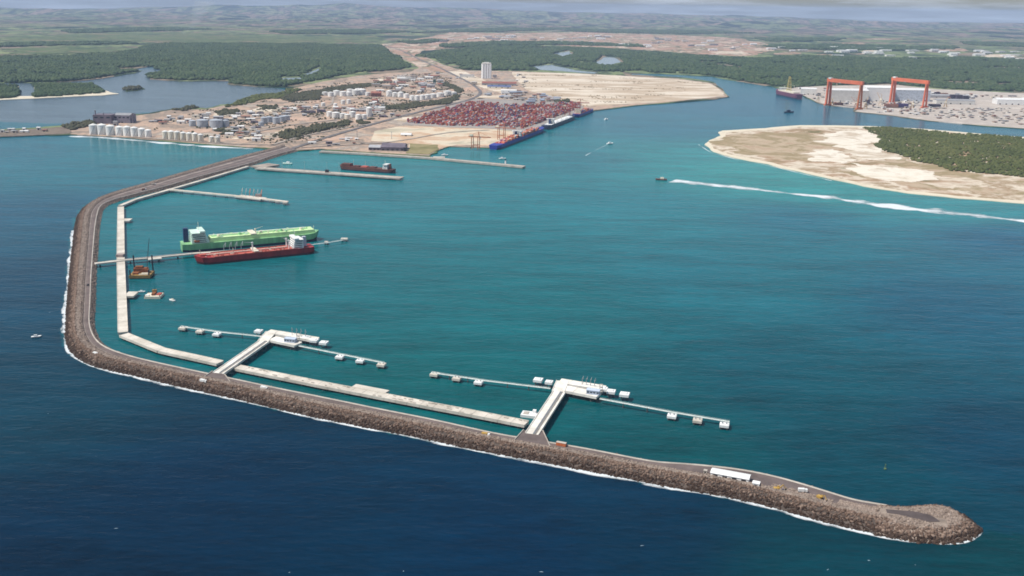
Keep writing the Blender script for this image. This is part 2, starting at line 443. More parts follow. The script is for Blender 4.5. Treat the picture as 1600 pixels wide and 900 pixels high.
FAR_Y = 16000.0
COAST_PX = [(-900, 118), (-400, 125), (0, 130), (60, 130), (110, 128), (150, 124), (185, 119), (222, 111), (192, 110.5), (230, 105), (249, 104), (252, 112),
            (234, 118), (234, 124), (280, 127), (357, 127), (360, 133), (400, 136), (447, 138), (438, 146), (398, 152), (385, 160), (345, 164), (322, 170), (300, 168),
            (270, 170), (240, 176), (215, 179), (175, 185), (140, 190), (112, 196), (60, 200), (0, 203), (-250, 205), (-250, 216), (0, 214), (60, 211.5),
            (110, 211), (200, 216), (300, 224.5), (385, 231), (425, 233), (452, 239), (462, 237), (500, 234), (560, 238.5), (672, 245), (684, 239), (690, 234), (702, 230), (735, 231), (765, 232),
            (798, 222), (833, 209), (873, 192), (914, 175), (990, 166), (1080, 159), (1140, 152), (1130, 140), (1113, 128), (1060, 121), (985, 117),
            (985, 115), (1060, 117), (1112, 120), (1150, 127), (1200, 135), (1216, 138), (1232, 141), (1256, 151), (1276, 161), (1300, 166), (1340, 170), (1334, 175), (1400, 182), (1450, 189.5), (1530, 197),
            (1600, 202), (1800, 216), (2400, 240)]
coast = PN(COAST_PX)[:, :2]
core = ragged(np.concatenate([coast, [(16000, coast[-1, 1]), (16000, FAR_Y), (-16000, FAR_Y), (-16000, coast[0, 1])]]), 0.0018, 2, 3)
core[:, 1] = np.where((core[:, 1] > FAR_Y - 900), FAR_Y, core[:, 1])
sheet('mainland', core, 2.0, M_FARM, label='low green coastal plain behind the port')

# hills: relief that rises towards the far ridge
SKY_PX = [(-600, 13), (0, 13), (280, 11), (340, 9), (430, 9), (500, 6), (540, 4), (590, 7), (650, 11), (800, 15), (1000, 19), (1200, 27), (1400, 33), (1600, 37.5), (2200, 45)]
R_END = 33000.0
ha = np.linspace(-0.72, 0.72, 420)
hr = np.concatenate([np.linspace(0, 1, 150) ** 1.5])
def vnoise(x, y, seed):
    r = np.random.default_rng(seed); t = r.random((256, 256))
    xi, yi = np.floor(x).astype(int), np.floor(y).astype(int); fx, fy = x - xi, y - yi
    fx, fy = fx * fx * (3 - 2 * fx), fy * fy * (3 - 2 * fy)
    g = lambda a, b: t[a % 256, b % 256]
    return (g(xi, yi) * (1 - fx) + g(xi + 1, yi) * fx) * (1 - fy) + (g(xi, yi + 1) * (1 - fx) + g(xi + 1, yi + 1) * fx) * fy
A_, Q_ = np.meshgrid(ha, hr, indexing='ij')
Yh = FAR_Y + (R_END - FAR_Y) * Q_
Xh = np.tan(A_) * Yh
relief = vnoise(Xh / 1900, Yh / 1500, 1) * 0.6 + vnoise(Xh / 800, Yh / 700, 2) * 0.28 + vnoise(Xh / 350, Yh / 300, 4) * 0.12
spx, spy = zip(*SKY_PX)
colx = 800 + FPX * np.tan(ha) / math.cos(PITCH) * 0.98
ridge_y = np.interp(colx, spx, spy)
elev = (ridge_y - (9 + (colx - 800) * math.tan(ROLL)))
ridge_h = np.clip(CAM_H - elev / FPX * R_END * 1.0, 60, 430)
up = np.clip((Yh - FAR_Y - 300) / 9000, 0, 1)
Zh = 2.0 + up * np.clip(relief - 0.28, 0, 1) * 230
crest = np.clip((Q_ - 0.62) / 0.38, 0, 1) ** 1.4
Zh = Zh * (1 - crest * 0.6) + crest * ridge_h[:, None] * (0.80 + 0.24 * relief)
nh, mh = A_.shape
I_, J_ = np.meshgrid(np.arange(nh - 1), np.arange(mh - 1), indexing='ij')
hf = np.stack([I_ * mh + J_, (I_ + 1) * mh + J_, (I_ + 1) * mh + J_ + 1, I_ * mh + J_ + 1], -1).reshape(-1, 4)
M_HILL = land_material('hill_land', [(.014, .026, .02), (.022, .038, .026), (.18, .21, .11), (.024, .04, .03), (.27, .20, .16), (.02, .036, .026), (.24, .25, .15), (.018, .03, .024)], 0.0007, (1.3, 0.55, 1), 0.0013)
hills = mesh_np('hills', np.stack([Xh, Yh, Zh], -1).reshape(-1, 3), hf, M_HILL, smooth=True)
tag(hills, 'rolling green hills fading into blue haze', kind='structure')

# clearings, fields, bare ground
PORT_PX = [(112, 197), (142, 191), (178, 186), (216, 180), (241, 177), (271, 171), (322, 171), (347, 165), (388, 161), (400, 153), (440, 147), (452, 139), (500, 128), (560, 118), (640, 112),
           (655, 106), (625, 90), (605, 78), (585, 71), (600, 68), (650, 70), (662, 76), (655, 84), (690, 100), (722, 110), (800, 111), (985, 118.5), (1058, 122.5), (1111, 129.5),
           (1128, 141), (1137, 151), (990, 164.5), (912, 174), (870, 191), (830, 208), (764, 230.5), (702, 228.5), (688, 233), (670, 243), (560, 236.5), (500, 232.5), (460, 235), (425, 231), (385, 229.5),
           (300, 223), (200, 214.5), (110, 209.5)]
px_sheet('port_ground', PORT_PX, 2.6, M_PORT, 0.0008, 2, 5, label='bare brown ground of the port peninsula')
px_sheet('sand_flat', [(800, 113), (900, 114.5), (985, 119.5), (1058, 123.5), (1108, 130), (1126, 141), (1132, 150), (1060, 157), (990, 162), (920, 166), (890, 158), (850, 150), (822, 140), (808, 126)], 3.0, M_SANDFLAT, 0.001, 2, 6, label='broad pale sand flat by the channel')
px_sheet('sand_flat', [(585, 205), (625, 197), (700, 198), (765, 201), (815, 204), (800, 216), (764, 228), (715, 226), (690, 230), (675, 238), (640, 236), (640, 224), (580, 220)], 3.0, land_material('sandy_fill', [(.40, .25, .15), (.56, .45, .33), (.50, .33, .21), (.64, .55, .42), (.42, .38, .28), (.36, .30, .20)], 0.010, (0.6, 0.8, 1)), 0.001, 2, 7, label='pale sand ground below the container yard')
px_sheet('dry_grass', [(640, 224), (684, 226), (686, 233), (670, 241), (634, 239)], 3.4, M_GRASS, 0.0008, 2, 8, label='yellow grass patch by the old quay')
px_sheet('container_yard_paving', [(628, 194), (676, 172), (748, 153), (800, 156), (880, 157), (912, 166), (911, 174), (868, 190), (828, 206), (770, 201), (700, 199)], 3.4, M_YARD, 0.0005, 1, 9, label='grey paved container yard')
px_sheet('red_earth', [(590, 70), (640, 62), (700, 50), (800, 52), (900, 50), (1000, 53), (1130, 58), (1190, 66), (1210, 78), (1160, 88), (1090, 84), (1000, 78), (900, 72), (820, 68), (740, 70), (690, 76), (640, 86), (600, 79)], 3.0, M_REDEARTH, 0.006, 3, 10, label='cleared red earth of the building sites')
for i, (x, y, w, h) in enumerate([(420, 172, 70, 9), (470, 186, 60, 6), (360, 178, 50, 6), (300, 205, 70, 6), (450, 205, 50, 5), (560, 176, 50, 5), (640, 186, 50, 6), (520, 218, 80, 6), (620, 124, 60, 5), (560, 132, 50, 4), (770, 152, 60, 5), (735, 140, 30, 6), (390, 215, 60, 5), (500, 160, 40, 4)]):
    px_sheet('bare_ground', [(x - w / 2, y + 1), (x - w / 4, y - h / 2), (x + w / 3, y - h / 2 - 1), (x + w / 2, y - h / 4), (x + w / 4, y + h / 3), (x - w / 3, y + h / 2)], 3.1 + 0.03 * i, (M_SANDFLAT, M_PINK)[i % 2], 0.006, 4, 300 + i, cap=0.2, skirt=0.4, label='pale cleared ground on the peninsula')
px_sheet('dust_road', [(700, 112), (720, 109), (735, 116), (775, 133), (812, 146), (802, 150), (760, 139), (725, 126)], 3.5, M_SANDFLAT, 0.0006, 2, 11, label='sandy road beside the silo tower')
px_sheet('dust_road', [(606, 74), (632, 73), (668, 92), (700, 110), (690, 114), (650, 101), (622, 86)], 3.5, M_REDEARTH, 0.001, 2, 12, label='sandy road running inland through the mangrove')
for i, pl in enumerate([[(0, 58), (120, 54), (235, 50), (330, 52), (300, 64), (220, 66), (100, 66), (0, 68)], [(225, 64), (330, 54), (430, 56), (560, 55), (590, 62), (560, 66), (420, 67), (300, 68)],
                        [(0, 76), (110, 72), (215, 78), (170, 82), (60, 84), (0, 86)]]):
    px_sheet('cane_field', pl, 3.0 + 0.8 * i, M_FIELD, 0.008, 4, 20 + i, cap=0.16, skirt=2, label='pale green cane field on the plain')
for i, (x, y, w, h) in enumerate([(1140, 82, 60, 4), (1230, 83, 40, 4), (1300, 92, 30, 3), (1360, 80, 26, 3), (1290, 86, 22, 3), (1480, 78, 70, 5), (1560, 87, 60, 4), (1410, 75, 50, 3), (1240, 70, 30, 2), (1180, 108, 30, 3), (1590, 108, 30, 6),
                                  (1330, 68, 44, 3), (560, 85, 10, 2), (1380, 61, 60, 2), (700, 60, 60, 5), (1160, 95, 26, 3)]):
    px_sheet('bare_clearing', [(x - w / 2, y), (x - w / 4, y - h / 2), (x + w / 3, y - h / 2), (x + w / 2, y + h / 4), (x + w / 5, y + h / 2), (x - w / 3, y + h / 2)], 3.6, M_REDEARTH if i % 3 else M_SANDFLAT, 0.004, 3, 40 + i, label='bare earth clearing in the green plain')
# ponds in the mangrove
M_POND = mat('pond_water', (.20, .25, .30), rough=0.12, vary=0.15, scale=0.01)
for i, pl in enumerate([[(932, 97), (945, 89), (960, 90), (970, 97), (955, 101), (940, 101)], [(830, 104), (862, 101), (872, 104), (900, 110), (935, 113), (930, 115), (880, 111), (845, 109)], [(866, 83), (890, 80), (896, 85), (880, 88)],
                        [(442, 122), (468, 121), (468, 125), (443, 125)], [(474, 116), (494, 109), (501, 104), (500, 109), (488, 115), (477, 118)]]):
    px_sheet('pond', pl, 3.6, M_POND, 0.001, 2, 60 + i, label='small grey pond in the mangrove')
# shipyard ground
px_sheet('shipyard_ground', [(1225, 137), (1300, 134), (1390, 132), (1460, 139), (1560, 144), (1700, 150), (1800, 160), (1800, 213), (1600, 200.5), (1530, 195.5), (1450, 188), (1400, 180.5), (1336, 174), (1342, 169), (1300, 164.5), (1278, 160), (1258, 150), (1236, 141)], 2.7,
         land_material('shipyard_earth', [(.30, .26, .23), (.48, .42, .36), (.40, .35, .31), (.56, .50, .44), (.34, .27, .22)], 0.012), 0.0008, 2, 13, label='pale ground of the shipyard')
# the sand island
ISLE_PX = [(1101, 226), (1115, 237), (1150, 247), (1200, 256), (1250, 268), (1300, 280), (1350, 291), (1420, 302), (1500, 310), (1600, 318), (1800, 336), (2300, 372), (2300, 250), (1800, 226), (1640, 219), (1600, 214),
           (1540, 209.5), (1440, 201), (1365, 197), (1250, 195.5), (1205, 199), (1180, 201), (1128, 204), (1122, 207), (1126, 212), (1108, 219)]
px_sheet('sand_island', ISLE_PX, 1.2, M_BEACH, 0.0012, 2, 14, label='sandy island across the channel')
px_sheet('sand_island_scrub', [(1112, 226), (1126, 236), (1160, 245), (1205, 253), (1252, 265), (1302, 276.5), (1350, 287), (1420, 298), (1500, 306), (1600, 313), (1800, 330), (2300, 364), (2300, 254), (1800, 229), (1600, 216), (1440, 203),
           (1365, 199.5), (1250, 198), (1205, 202), (1135, 207), (1134, 213), (1118, 221)], 1.8, M_DUNE, 0.002, 3, 15, label='dry scrub and bare sand on the island')
M_WHITESAND = land_material('white_sand', [(.34, .26, .16), (.64, .57, .46), (.74, .68, .58), (.46, .37, .27), (.72, .66, .55)], 0.010, (0.8, 0.8, 1))
M_HEATH = land_material('brown_heath', [(.20, .175, .085), (.38, .285, .18), (.27, .215, .115), (.46, .36, .255), (.36, .25, .16), (.23, .195, .095)], 0.011, (0.8, 0.7, 1))
for i, pl in enumerate([[(1118, 226), (1130, 217), (1140, 210), (1200, 206), (1262, 205), (1300, 214), (1322, 226), (1290, 236), (1310, 250), (1260, 252), (1200, 247), (1150, 240)], [(1300, 268), (1345, 277), (1400, 287), (1480, 297), (1560, 303), (1640, 310), (1640, 300), (1540, 292), (1450, 288), (1380, 276), (1330, 266)], [(1370, 243), (1420, 252), (1480, 266), (1540, 276), (1640, 284), (1640, 292), (1540, 284), (1470, 276), (1400, 258)]]):
    px_sheet('dry_grass', pl, 2.05, M_HEATH, 0.02, 5, 80 + i, cap=0.2, skirt=0.6, label='brown and olive heath on the sand island')
for i, pl in enumerate([[(1310, 205), (1350, 199), (1362, 206), (1360, 222), (1372, 238), (1410, 248), (1380, 252), (1330, 240), (1312, 226)], [(1330, 254), (1400, 262), (1460, 268), (1466, 280), (1420, 284), (1370, 280), (1340, 270)], [(1230, 238), (1290, 232), (1330, 246), (1320, 256), (1270, 252)]]):
    px_sheet('bare_sand', pl, 2.2, M_WHITESAND, 0.02, 5, 70 + i, cap=0.2, skirt=0.5, label='bare white sand blown over the island')
# left sand spit and the islet in the lagoon
px_sheet('sand_spit', [(-500, 153), (0, 156), (60, 153.5), (120, 150.5), (160, 149), (186, 146.5), (172, 144), (160, 139), (148, 132), (120, 130.5), (100, 131.5), (52, 132), (58, 150), (32, 150), (30, 134), (0, 133), (-500, 132)], 1.6, M_BEACH, 0.0008, 2, 16, label='sand spit with dark mangrove at the lagoon mouth')
px_sheet('mud_islet', [(194, 140), (205, 136), (222, 135.5), (227, 139), (212, 142), (198, 143)], 1.2, M_WOODFLOOR, 0.0008, 2, 17, label='small dark islet in the lagoon')
# dark rocks and huts of the headland at the left edge
px_sheet('rocky_headland', [(-250, 206), (0, 204), (60, 201), (112, 197), (112, 208), (60, 211), (0, 213.5), (-250, 215)], 2.6, land_material('headland_rock', [(.10, .085, .07), (.22, .18, .14), (.15, .12, .10), (.30, .24, .19)], 0.02), 0.001, 2, 18, label='dark rocky headland at the left edge')

# ---------------------------------------------------------------- roads and paths through the port
M_ROAD = mat('worn_asphalt', (.15, .135, .13), rough=0.9, vary=0.3, scale=0.06)
M_TRACK = mat('pale_track', (.33, .28, .235), rough=0.95, vary=0.25, scale=0.05)
def road(name, pts, w, z, m, label):
    c, _ = resample(PN(pts, z), 40); c = smooth_line(c[:, :2], 5, 2)
    t = np.gradient(c, axis=0); t /= np.linalg.norm(t, axis=1, keepdims=True); nrm = np.stack([-t[:, 1], t[:, 0]], 1)
    l, r = c + nrm * w / 2, c - nrm * w / 2
    v = np.concatenate([np.c_[l, np.full(len(c), z)], np.c_[r, np.full(len(c), z)]]); k = len(c)
    f = np.array([(i, k + i, k + i + 1, i + 1) for i in range(k - 1)])
    o = mesh_np(name, v, f, m); o['kind'] = 'structure'; o['label'] = label
    return o
road('road', [(452, 233), (480, 224), (530, 208), (580, 194), (640, 178), (690, 166), (730, 157), (748, 150), (752, 143), (738, 131), (712, 118), (690, 107), (660, 95), (630, 80), (600, 70)], 16, 4.2, M_ROAD, 'long port road from the breakwater towards the hills')
road('road', [(425, 226), (470, 212), (520, 203), (600, 190), (650, 176)], 12, 4.0, M_TRACK, 'pale track beside the scrub belt')
road('road', [(200, 213), (300, 221), (380, 226), (430, 226)], 9, 4.0, M_TRACK, 'coast track behind the shore tanks')
road('road', [(400, 206), (440, 196), (500, 190), (560, 182), (600, 175), (640, 168)], 10, 4.0, M_TRACK, 'pale track between the tank farms')
road('road', [(360, 190), (410, 183), (470, 175), (520, 165), (520, 150), (560, 135), (640, 124), (700, 120)], 8, 4.0, M_TRACK, 'track round the upper tank farm')
road('road', [(470, 230), (520, 226), (580, 226), (640, 218), (700, 205), (765, 203)], 10, 4.0, M_TRACK, 'quay road to the container yard')

# ---------------------------------------------------------------- surf and foam
def foam_material(name, cover, s=(0.06, 0.35), seed=0.0):
    m = bpy.data.materials.new(name); m.use_nodes = True
    nt = m.node_tree; L = nt.links.new; b = nt.nodes['Principled BSDF']; out = nt.nodes['Material Output']
    b.inputs['Base Color'].default_value = (.66, .70, .72, 1); b.inputs['Roughness'].default_value = 0.7
    uv = nn(nt, 'ShaderNodeUVMap'); mp = nn(nt, 'ShaderNodeMapping'); mp.inputs['Scale'].default_value = (s[0], s[1], 1); mp.inputs['Location'].default_value = (seed, seed, 0)
    L(uv.outputs['UV'], mp.inputs['Vector'])
    no = nn(nt, 'ShaderNodeTexNoise', Scale=1.0, Detail=7.0, Roughness=0.7); L(mp.outputs['Vector'], no.inputs['Vector'])
    sx = nn(nt, 'ShaderNodeSeparateXYZ'); L(uv.outputs['UV'], sx.inputs['Vector'])
    at = nn(nt, 'ShaderNodeAttribute', attribute_name='edge')
    mp2 = nn(nt, 'ShaderNodeMapping'); mp2.inputs['Scale'].default_value = (s[0] * 0.35, s[1] * 0.1, 1); mp2.inputs['Location'].default_value = (seed * 3, 0, 0)
    L(uv.outputs['UV'], mp2.inputs['Vector'])
    no2 = nn(nt, 'ShaderNodeTexNoise', Scale=1.0, Detail=3.0, Roughness=0.6); L(mp2.outputs['Vector'], no2.inputs['Vector'])
    su = nn(nt, 'ShaderNodeMath', operation='MULTIPLY_ADD'); su.inputs[1].default_value = 1.5; L(no2.outputs['Fac'], su.inputs[0]); L(no.outputs['Fac'], su.inputs[2])
    sv = nn(nt, 'ShaderNodeMath', operation='SUBTRACT'); sv.inputs[1].default_value = 0.75; L(su.outputs[0], sv.inputs[0])
    ad = nn(nt, 'ShaderNodeMath', operation='ADD'); L(sv.outputs[0], ad.inputs[0]); L(at.outputs['Fac'], ad.inputs[1])
    mr = nn(nt, 'ShaderNodeMapRange'); mr.inputs['From Min'].default_value = 0.94 - cover; mr.inputs['From Max'].default_value = 1.24 - cover
    L(ad.outputs[0], mr.inputs['Value'])
    tr = nn(nt, 'ShaderNodeBsdfTransparent'); mx = nn(nt, 'ShaderNodeMixShader')
    L(mr.outputs['Result'], mx.inputs['Fac']); L(tr.outputs['BSDF'], mx.inputs[1]); L(b.outputs['BSDF'], mx.inputs[2]); L(mx.outputs['Shader'], out.inputs['Surface'])
    return m
def foam_strip(name, line, w_in, w_out, m, label, z=0.12, prof=None):
    """a band of broken foam along a line; 'edge' raises the cover at its core"""
    line = np.asarray(line); k = len(line)
    t = np.gradient(line, axis=0); t /= np.linalg.norm(t, axis=1, keepdims=True) + 1e-9; nrm = np.stack([-t[:, 1], t[:, 0]], 1)
    s = np.concatenate([[0], np.cumsum(np.linalg.norm(np.diff(line, axis=0), axis=1))])
    prof = prof or [(-1, -0.5), (-0.45, 0.12), (0, 0.3), (0.45, 0.05), (1, -0.55)]
    v, uvs, ed = [], [], []
    wob = 0.35 + 1.1 * np.interp(s, np.arange(0, s[-1] + 60, 30), rng.random(len(np.arange(0, s[-1] + 60, 30))))
    for u, e in prof:
        off = np.where(u < 0, u * w_in, u * w_out) * wob
        q = line + nrm * off[:, None]
        v.append(np.c_[q, np.full(k, z)]); uvs.append(np.c_[s, off]); ed.append(np.full(k, e))
    v = np.concatenate(v); uvs = np.concatenate(uvs); ed = np.concatenate(ed)
    f = np.array([(a * k + i, a * k + i + 1, (a + 1) * k + i + 1, (a + 1) * k + i) for a in range(len(prof) - 1) for i in range(k - 1)])
    o = mesh_np(name, v, f, m)
    ul = o.data.uv_layers.new(name='UVMap'); li = np.empty(len(o.data.loops), np.int32); o.data.loops.foreach_get('vertex_index', li)
    ul.data.foreach_set('uv', uvs[li].astype(np.float32).ravel())
    a = o.data.attributes.new('edge', 'FLOAT', 'POINT'); a.data.foreach_set('value', ed.astype(np.float32))
    return tag(o, label, kind='stuff')
M_FOAM = foam_material('surf_foam', 0.44, (0.05, 0.12))
M_FOAM2 = foam_material('reef_foam', 0.44, (0.020, 0.035), 5.0)
o_line = OUTER[np.where((OUTER[:, 1] < P(115, 360).y))[0]]
foam_strip('surf_foam', o_line, 6.0, 9.5, M_FOAM, 'white surf along the outer foot of the breakwater')
foam_strip('surf_foam', smooth_line(resample(PN([(1052, 282), (1100, 287), (1160, 293), (1210, 300), (1290, 307), (1350, 317), (1430, 327), (1520, 336), (1600, 345), (1800, 366), (2100, 395)])[:, :2], 12)[0], 5, 2), 42, 40, M_FOAM2, 'white line of breakers over the reef')
foam_strip('surf_foam', smooth_line(resample(PN([(108, 213), (160, 214.5), (200, 218.5), (260, 223.5), (310, 228), (350, 230), (395, 232.5)])[:, :2], 12)[0], 5, 2), 26, 26, M_FOAM2, 'white surf on the beach below the shore tanks')
foam_strip('surf_foam', smooth_line(resample(PN([(1092, 226), (1110, 238), (1150, 249), (1200, 258.5), (1250, 270.5), (1300, 282.5)])[:, :2], 10)[0], 5, 2), 5, 4, foam_material('beach_foam', 0.40, (0.02, 0.2), 9.0), 'thin foam along the island beach')
# whitecaps on the open sea
vv, ff, uvl, edl = [], [], [], []
for k in range(45):
    x, y = random.uniform(-20, 1620), random.uniform(380, 905)
    p = P(x, y)
    if inside(np.array([p.x]), np.array([p.y]), bay_poly)[0]: continue
    a, b_ = random.uniform(0.5, 1.9), random.uniform(0.2, 0.5); r0 = random.uniform(-0.5, 0.5) + 0.2; n0 = len(vv); n = 8
    for i in range(n):
        t = 2 * math.pi * i / n; q = random.uniform(0.5, 1.15)
        vv.append((p.x + q * (a * math.cos(t) * math.cos(r0) - b_ * math.sin(t) * math.sin(r0)), p.y + q * (a * math.cos(t) * math.sin(r0) + b_ * math.sin(t) * math.cos(r0)), 0.15))
    ff.append(tuple(range(n0, n0 + n)))
me = bpy.data.meshes.new('whitecaps'); me.from_pydata(vv, [], ff); me.materials.append(mat('whitecap_foam', (.34, .45, .52), 0.7, 0.2)); me.update()
tag(link(bpy.data.objects.new('whitecaps', me)), 'scattered whitecaps on the open sea', kind='stuff')

# ---------------------------------------------------------------- woods
def crown_proto(n, sides):
    r = np.random.default_rng(n); out = []
    for k in range(10):
        v = []
        for j, (rr, zz) in enumerate(((0.75, 0.0), (1.0, 0.42), (0.62, 0.85))):
            for i in range(sides):
                t = 2 * math.pi * (i + 0.5 * j) / sides; q = rr * r.uniform(0.72, 1.22)
                v.append((q * math.cos(t), q * math.sin(t), zz * r.uniform(0.8, 1.2)))
        v.append((r.uniform(-.2, .2), r.uniform(-.2, .2), r.uniform(0.95, 1.2)))
        out.append(v)
    f = []
    for j in range(2):
        for i in range(sides):
            a, b = j * sides + i, j * sides + (i + 1) % sides; c, d = a + sides, b + sides
            f += [(a, b, c), (b, d, c)]
    f += [(2 * sides + i, 2 * sides + (i + 1) % sides, 3 * sides) for i in range(sides)]
    return np.array(out), np.array(f)
def leaf_material(name, cols):
    m = bpy.data.materials.new(name); m.use_nodes = True
    nt = m.node_tree; b = nt.nodes['Principled BSDF']; L = nt.links.new
    b.inputs['Roughness'].default_value = 0.75; b.inputs['Specular IOR Level'].default_value = 0.2
    g = nn(nt, 'ShaderNodeNewGeometry')
    rp = nn(nt, 'ShaderNodeValToRGB'); e = rp.color_ramp.elements
    while len(e) < len(cols): e.new(0.5)
    for i, c in enumerate(cols): e[i].position = i / (len(cols) - 1); e[i].color = (*c, 1)
    no = nn(nt, 'ShaderNodeTexNoise', Scale=0.006, Detail=5.0, Roughness=0.65); L(g.outputs['Position'], no.inputs['Vector'])
    mr = nn(nt, 'ShaderNodeMapRange'); mr.inputs['From Min'].default_value = 0.3; mr.inputs['From Max'].default_value = 0.7; L(no.outputs['Fac'], mr.inputs['Value'])
    k = nn(nt, 'ShaderNodeMath', operation='MULTIPLY'); k.inputs[1].default_value = 0.45
    L(g.outputs['Random Per Island'], k.inputs[0])
    k2 = nn(nt, 'ShaderNodeMath', operation='MULTIPLY_ADD'); k2.inputs[1].default_value = 0.6; L(mr.outputs['Result'], k2.inputs[0]); L(k.outputs[0], k2.inputs[2])
    L(k2.outputs[0], rp.inputs['Fac']); L(rp.outputs['Color'], b.inputs['Base Color'])
    return m
M_LEAF = leaf_material('mangrove_leaves', [(.016, .030, .013), (.034, .060, .022), (.054, .084, .031), (.092, .112, .045)])
M_LEAF2 = leaf_material('island_leaves', [(.042, .054, .014), (.066, .080, .022), (.092, .102, .030), (.13, .128, .045)])
M_LEAF3 = leaf_material('scrub_leaves', [(.035, .038, .02), (.055, .058, .028), (.075, .07, .035), (.05, .06, .03)])
def wood(name, pxpoly, spacing, size, height, m, label, z=2.0, holes=(), sides=5, seed=0, gap=0.0, cell=90.0, rag=0.003):
    r = np.random.default_rng(seed + 100)
    w = ragged(PN(pxpoly, z), rag, 3, seed); lo, hi = w.min(0), w.max(0)
    n = int((hi[0] - lo[0]) * (hi[1] - lo[1]) / spacing ** 2)
    q = lo + r.random((n, 2)) * (hi - lo)
    keep = inside(q[:, 0], q[:, 1], w)
    if gap: keep &= vnoise(q[:, 0] / cell, q[:, 1] / cell, seed + 7) * 0.65 + vnoise(q[:, 0] / cell * 3.1, q[:, 1] / cell * 3.1, seed + 8) * 0.35 > gap
    for h in holes: keep &= ~inside(q[:, 0], q[:, 1], PN(h, z))
    q = q[keep]; n = len(q)
    pv, pf = crown_proto(5, sides); kv = pv.shape[1]
    s = size * np.exp(r.normal(-0.08, 0.34, n)); hgt = height * r.uniform(0.65, 1.3, n) * (0.75 + 0.5 * vnoise(q[:, 0] / 120, q[:, 1] / 120, seed))
    v = pv[r.integers(0, 10, n)].copy(); th = r.random(n) * 6.283; c, s_ = np.cos(th)[:, None], np.sin(th)[:, None]
    x = (v[:, :, 0] * c - v[:, :, 1] * s_) * s[:, None] + q[:, :1]; y = (v[:, :, 0] * s_ + v[:, :, 1] * c) * s[:, None] + q[:, 1:]
    zz = z + v[:, :, 2] * hgt[:, None]
    V = np.stack([x, y, zz], -1).reshape(-1, 3); F = (pf[None] + (np.arange(n) * kv)[:, None, None]).reshape(-1, 3)
    o = mesh_np(name, V, F, m)
    return tag(o, label, kind='stuff')
POND_HOLES = [[(925, 99), (940, 87), (965, 88), (978, 99), (955, 104), (935, 103)], [(822, 105), (862, 99), (880, 103), (940, 113), (930, 117), (845, 111)], [(858, 85), (890, 78), (902, 85), (880, 90)]]
POND_HOLES2 = [[(438, 120), (472, 119), (472, 128), (438, 128)], [(470, 117), (492, 107), (502, 102), (504, 110), (490, 118), (476, 120)]]
wood('mangrove_forest', [(-200, 92), (0, 90), (100, 88), (180, 84), (228, 70), (320, 68), (420, 69), (500, 70), (590, 71), (608, 82), (628, 94), (640, 106), (600, 111), (555, 114), (500, 125), (447, 136), (400, 134), (362, 131),
                         (357, 125), (280, 125.5), (236, 123), (236, 119), (254, 112), (250, 103), (230, 104), (186, 110), (216, 111), (182, 117.5), (150, 122.5), (110, 126.5), (60, 128.5), (0, 128.5), (-200, 127)],
     15, 12, 13, M_LEAF, 'dense dark mangrove forest behind the lagoon', holes=POND_HOLES2, seed=1, gap=0.22, cell=160.0, rag=0.005)
wood('mangrove_forest', [(648, 88), (700, 79), (760, 73), (830, 72), (920, 76), (1000, 82), (1090, 88), (1170, 92), (1260, 88), (1400, 92), (1500, 90), (1620, 96), (1800, 104), (1800, 148), (1600, 143), (1540, 142), (1460, 137), (1390, 131), (1300, 133), (1232, 138),
                         (1200, 132), (1150, 124), (1112, 117.5), (1060, 114.5), (985, 112.5), (900, 111), (800, 109.5), (724, 108.5), (690, 98)],
     19, 15, 13, M_LEAF, 'dense dark mangrove forest behind the sand flat', holes=POND_HOLES, seed=2, gap=0.30, cell=240.0, rag=0.006)
wood('mangrove_forest', [(1352, 199.5), (1440, 203), (1540, 211), (1640, 221), (1800, 229), (1950, 236), (1950, 300), (1700, 286), (1600, 277), (1520, 269), (1470, 262), (1420, 248), (1386, 238), (1366, 226), (1372, 215), (1362, 208)],
     7.5, 5.0, 4.6, M_LEAF2, 'low olive green thicket on the sand island', seed=3, gap=0.22, cell=45.0, rag=0.008)
wood('mangrove_thicket', [(0, 134), (28, 135), (32, 149), (0, 154), (-150, 154), (-150, 135)], 10, 8, 10, M_LEAF, 'dark mangrove on the spit at the left edge', seed=4)
wood('mangrove_thicket', [(49, 132), (100, 131.5), (146, 132.5), (158, 140), (166, 143.5), (120, 148.5), (90, 150.5), (54, 152)], 10, 8, 10, M_LEAF, 'dark mangrove on the sand spit', seed=5)
wood('mangrove_thicket', [(196, 139), (206, 136.5), (220, 136), (224, 139), (212, 141), (200, 141.5)], 9, 7, 9, M_LEAF3, 'dark bushes on the lagoon islet', z=1.2, seed=6)
for i, pl in enumerate([[(690, 71), (760, 66), (860, 66), (1000, 71), (1010, 74), (860, 70), (760, 72), (700, 75)], [(620, 66), (680, 62), (700, 64), (640, 69)], [(0, 69), (90, 67), (200, 66), (215, 69), (100, 71), (0, 74)],
                        [(1190, 72), (1300, 70), (1420, 74), (1500, 73), (1490, 77), (1380, 79), (1240, 77)], [(1500, 66), (1620, 70), (1620, 74), (1520, 71)], [(1180, 60), (1320, 60), (1300, 64), (1200, 65)], [(640, 52), (760, 45), (900, 44), (880, 47), (760, 50)], [(880, 46), (1060, 48), (1180, 52), (1060, 53), (900, 50)],
                        [(100, 48), (240, 44), (330, 46), (240, 49), (120, 52)], [(420, 50), (560, 47), (640, 50), (560, 53), (440, 53)]]):
    wood('far_wood', pl, 30, 26, 16, M_LEAF, f'{ORD[i]} dark wood on the far plain', seed=60 + i)
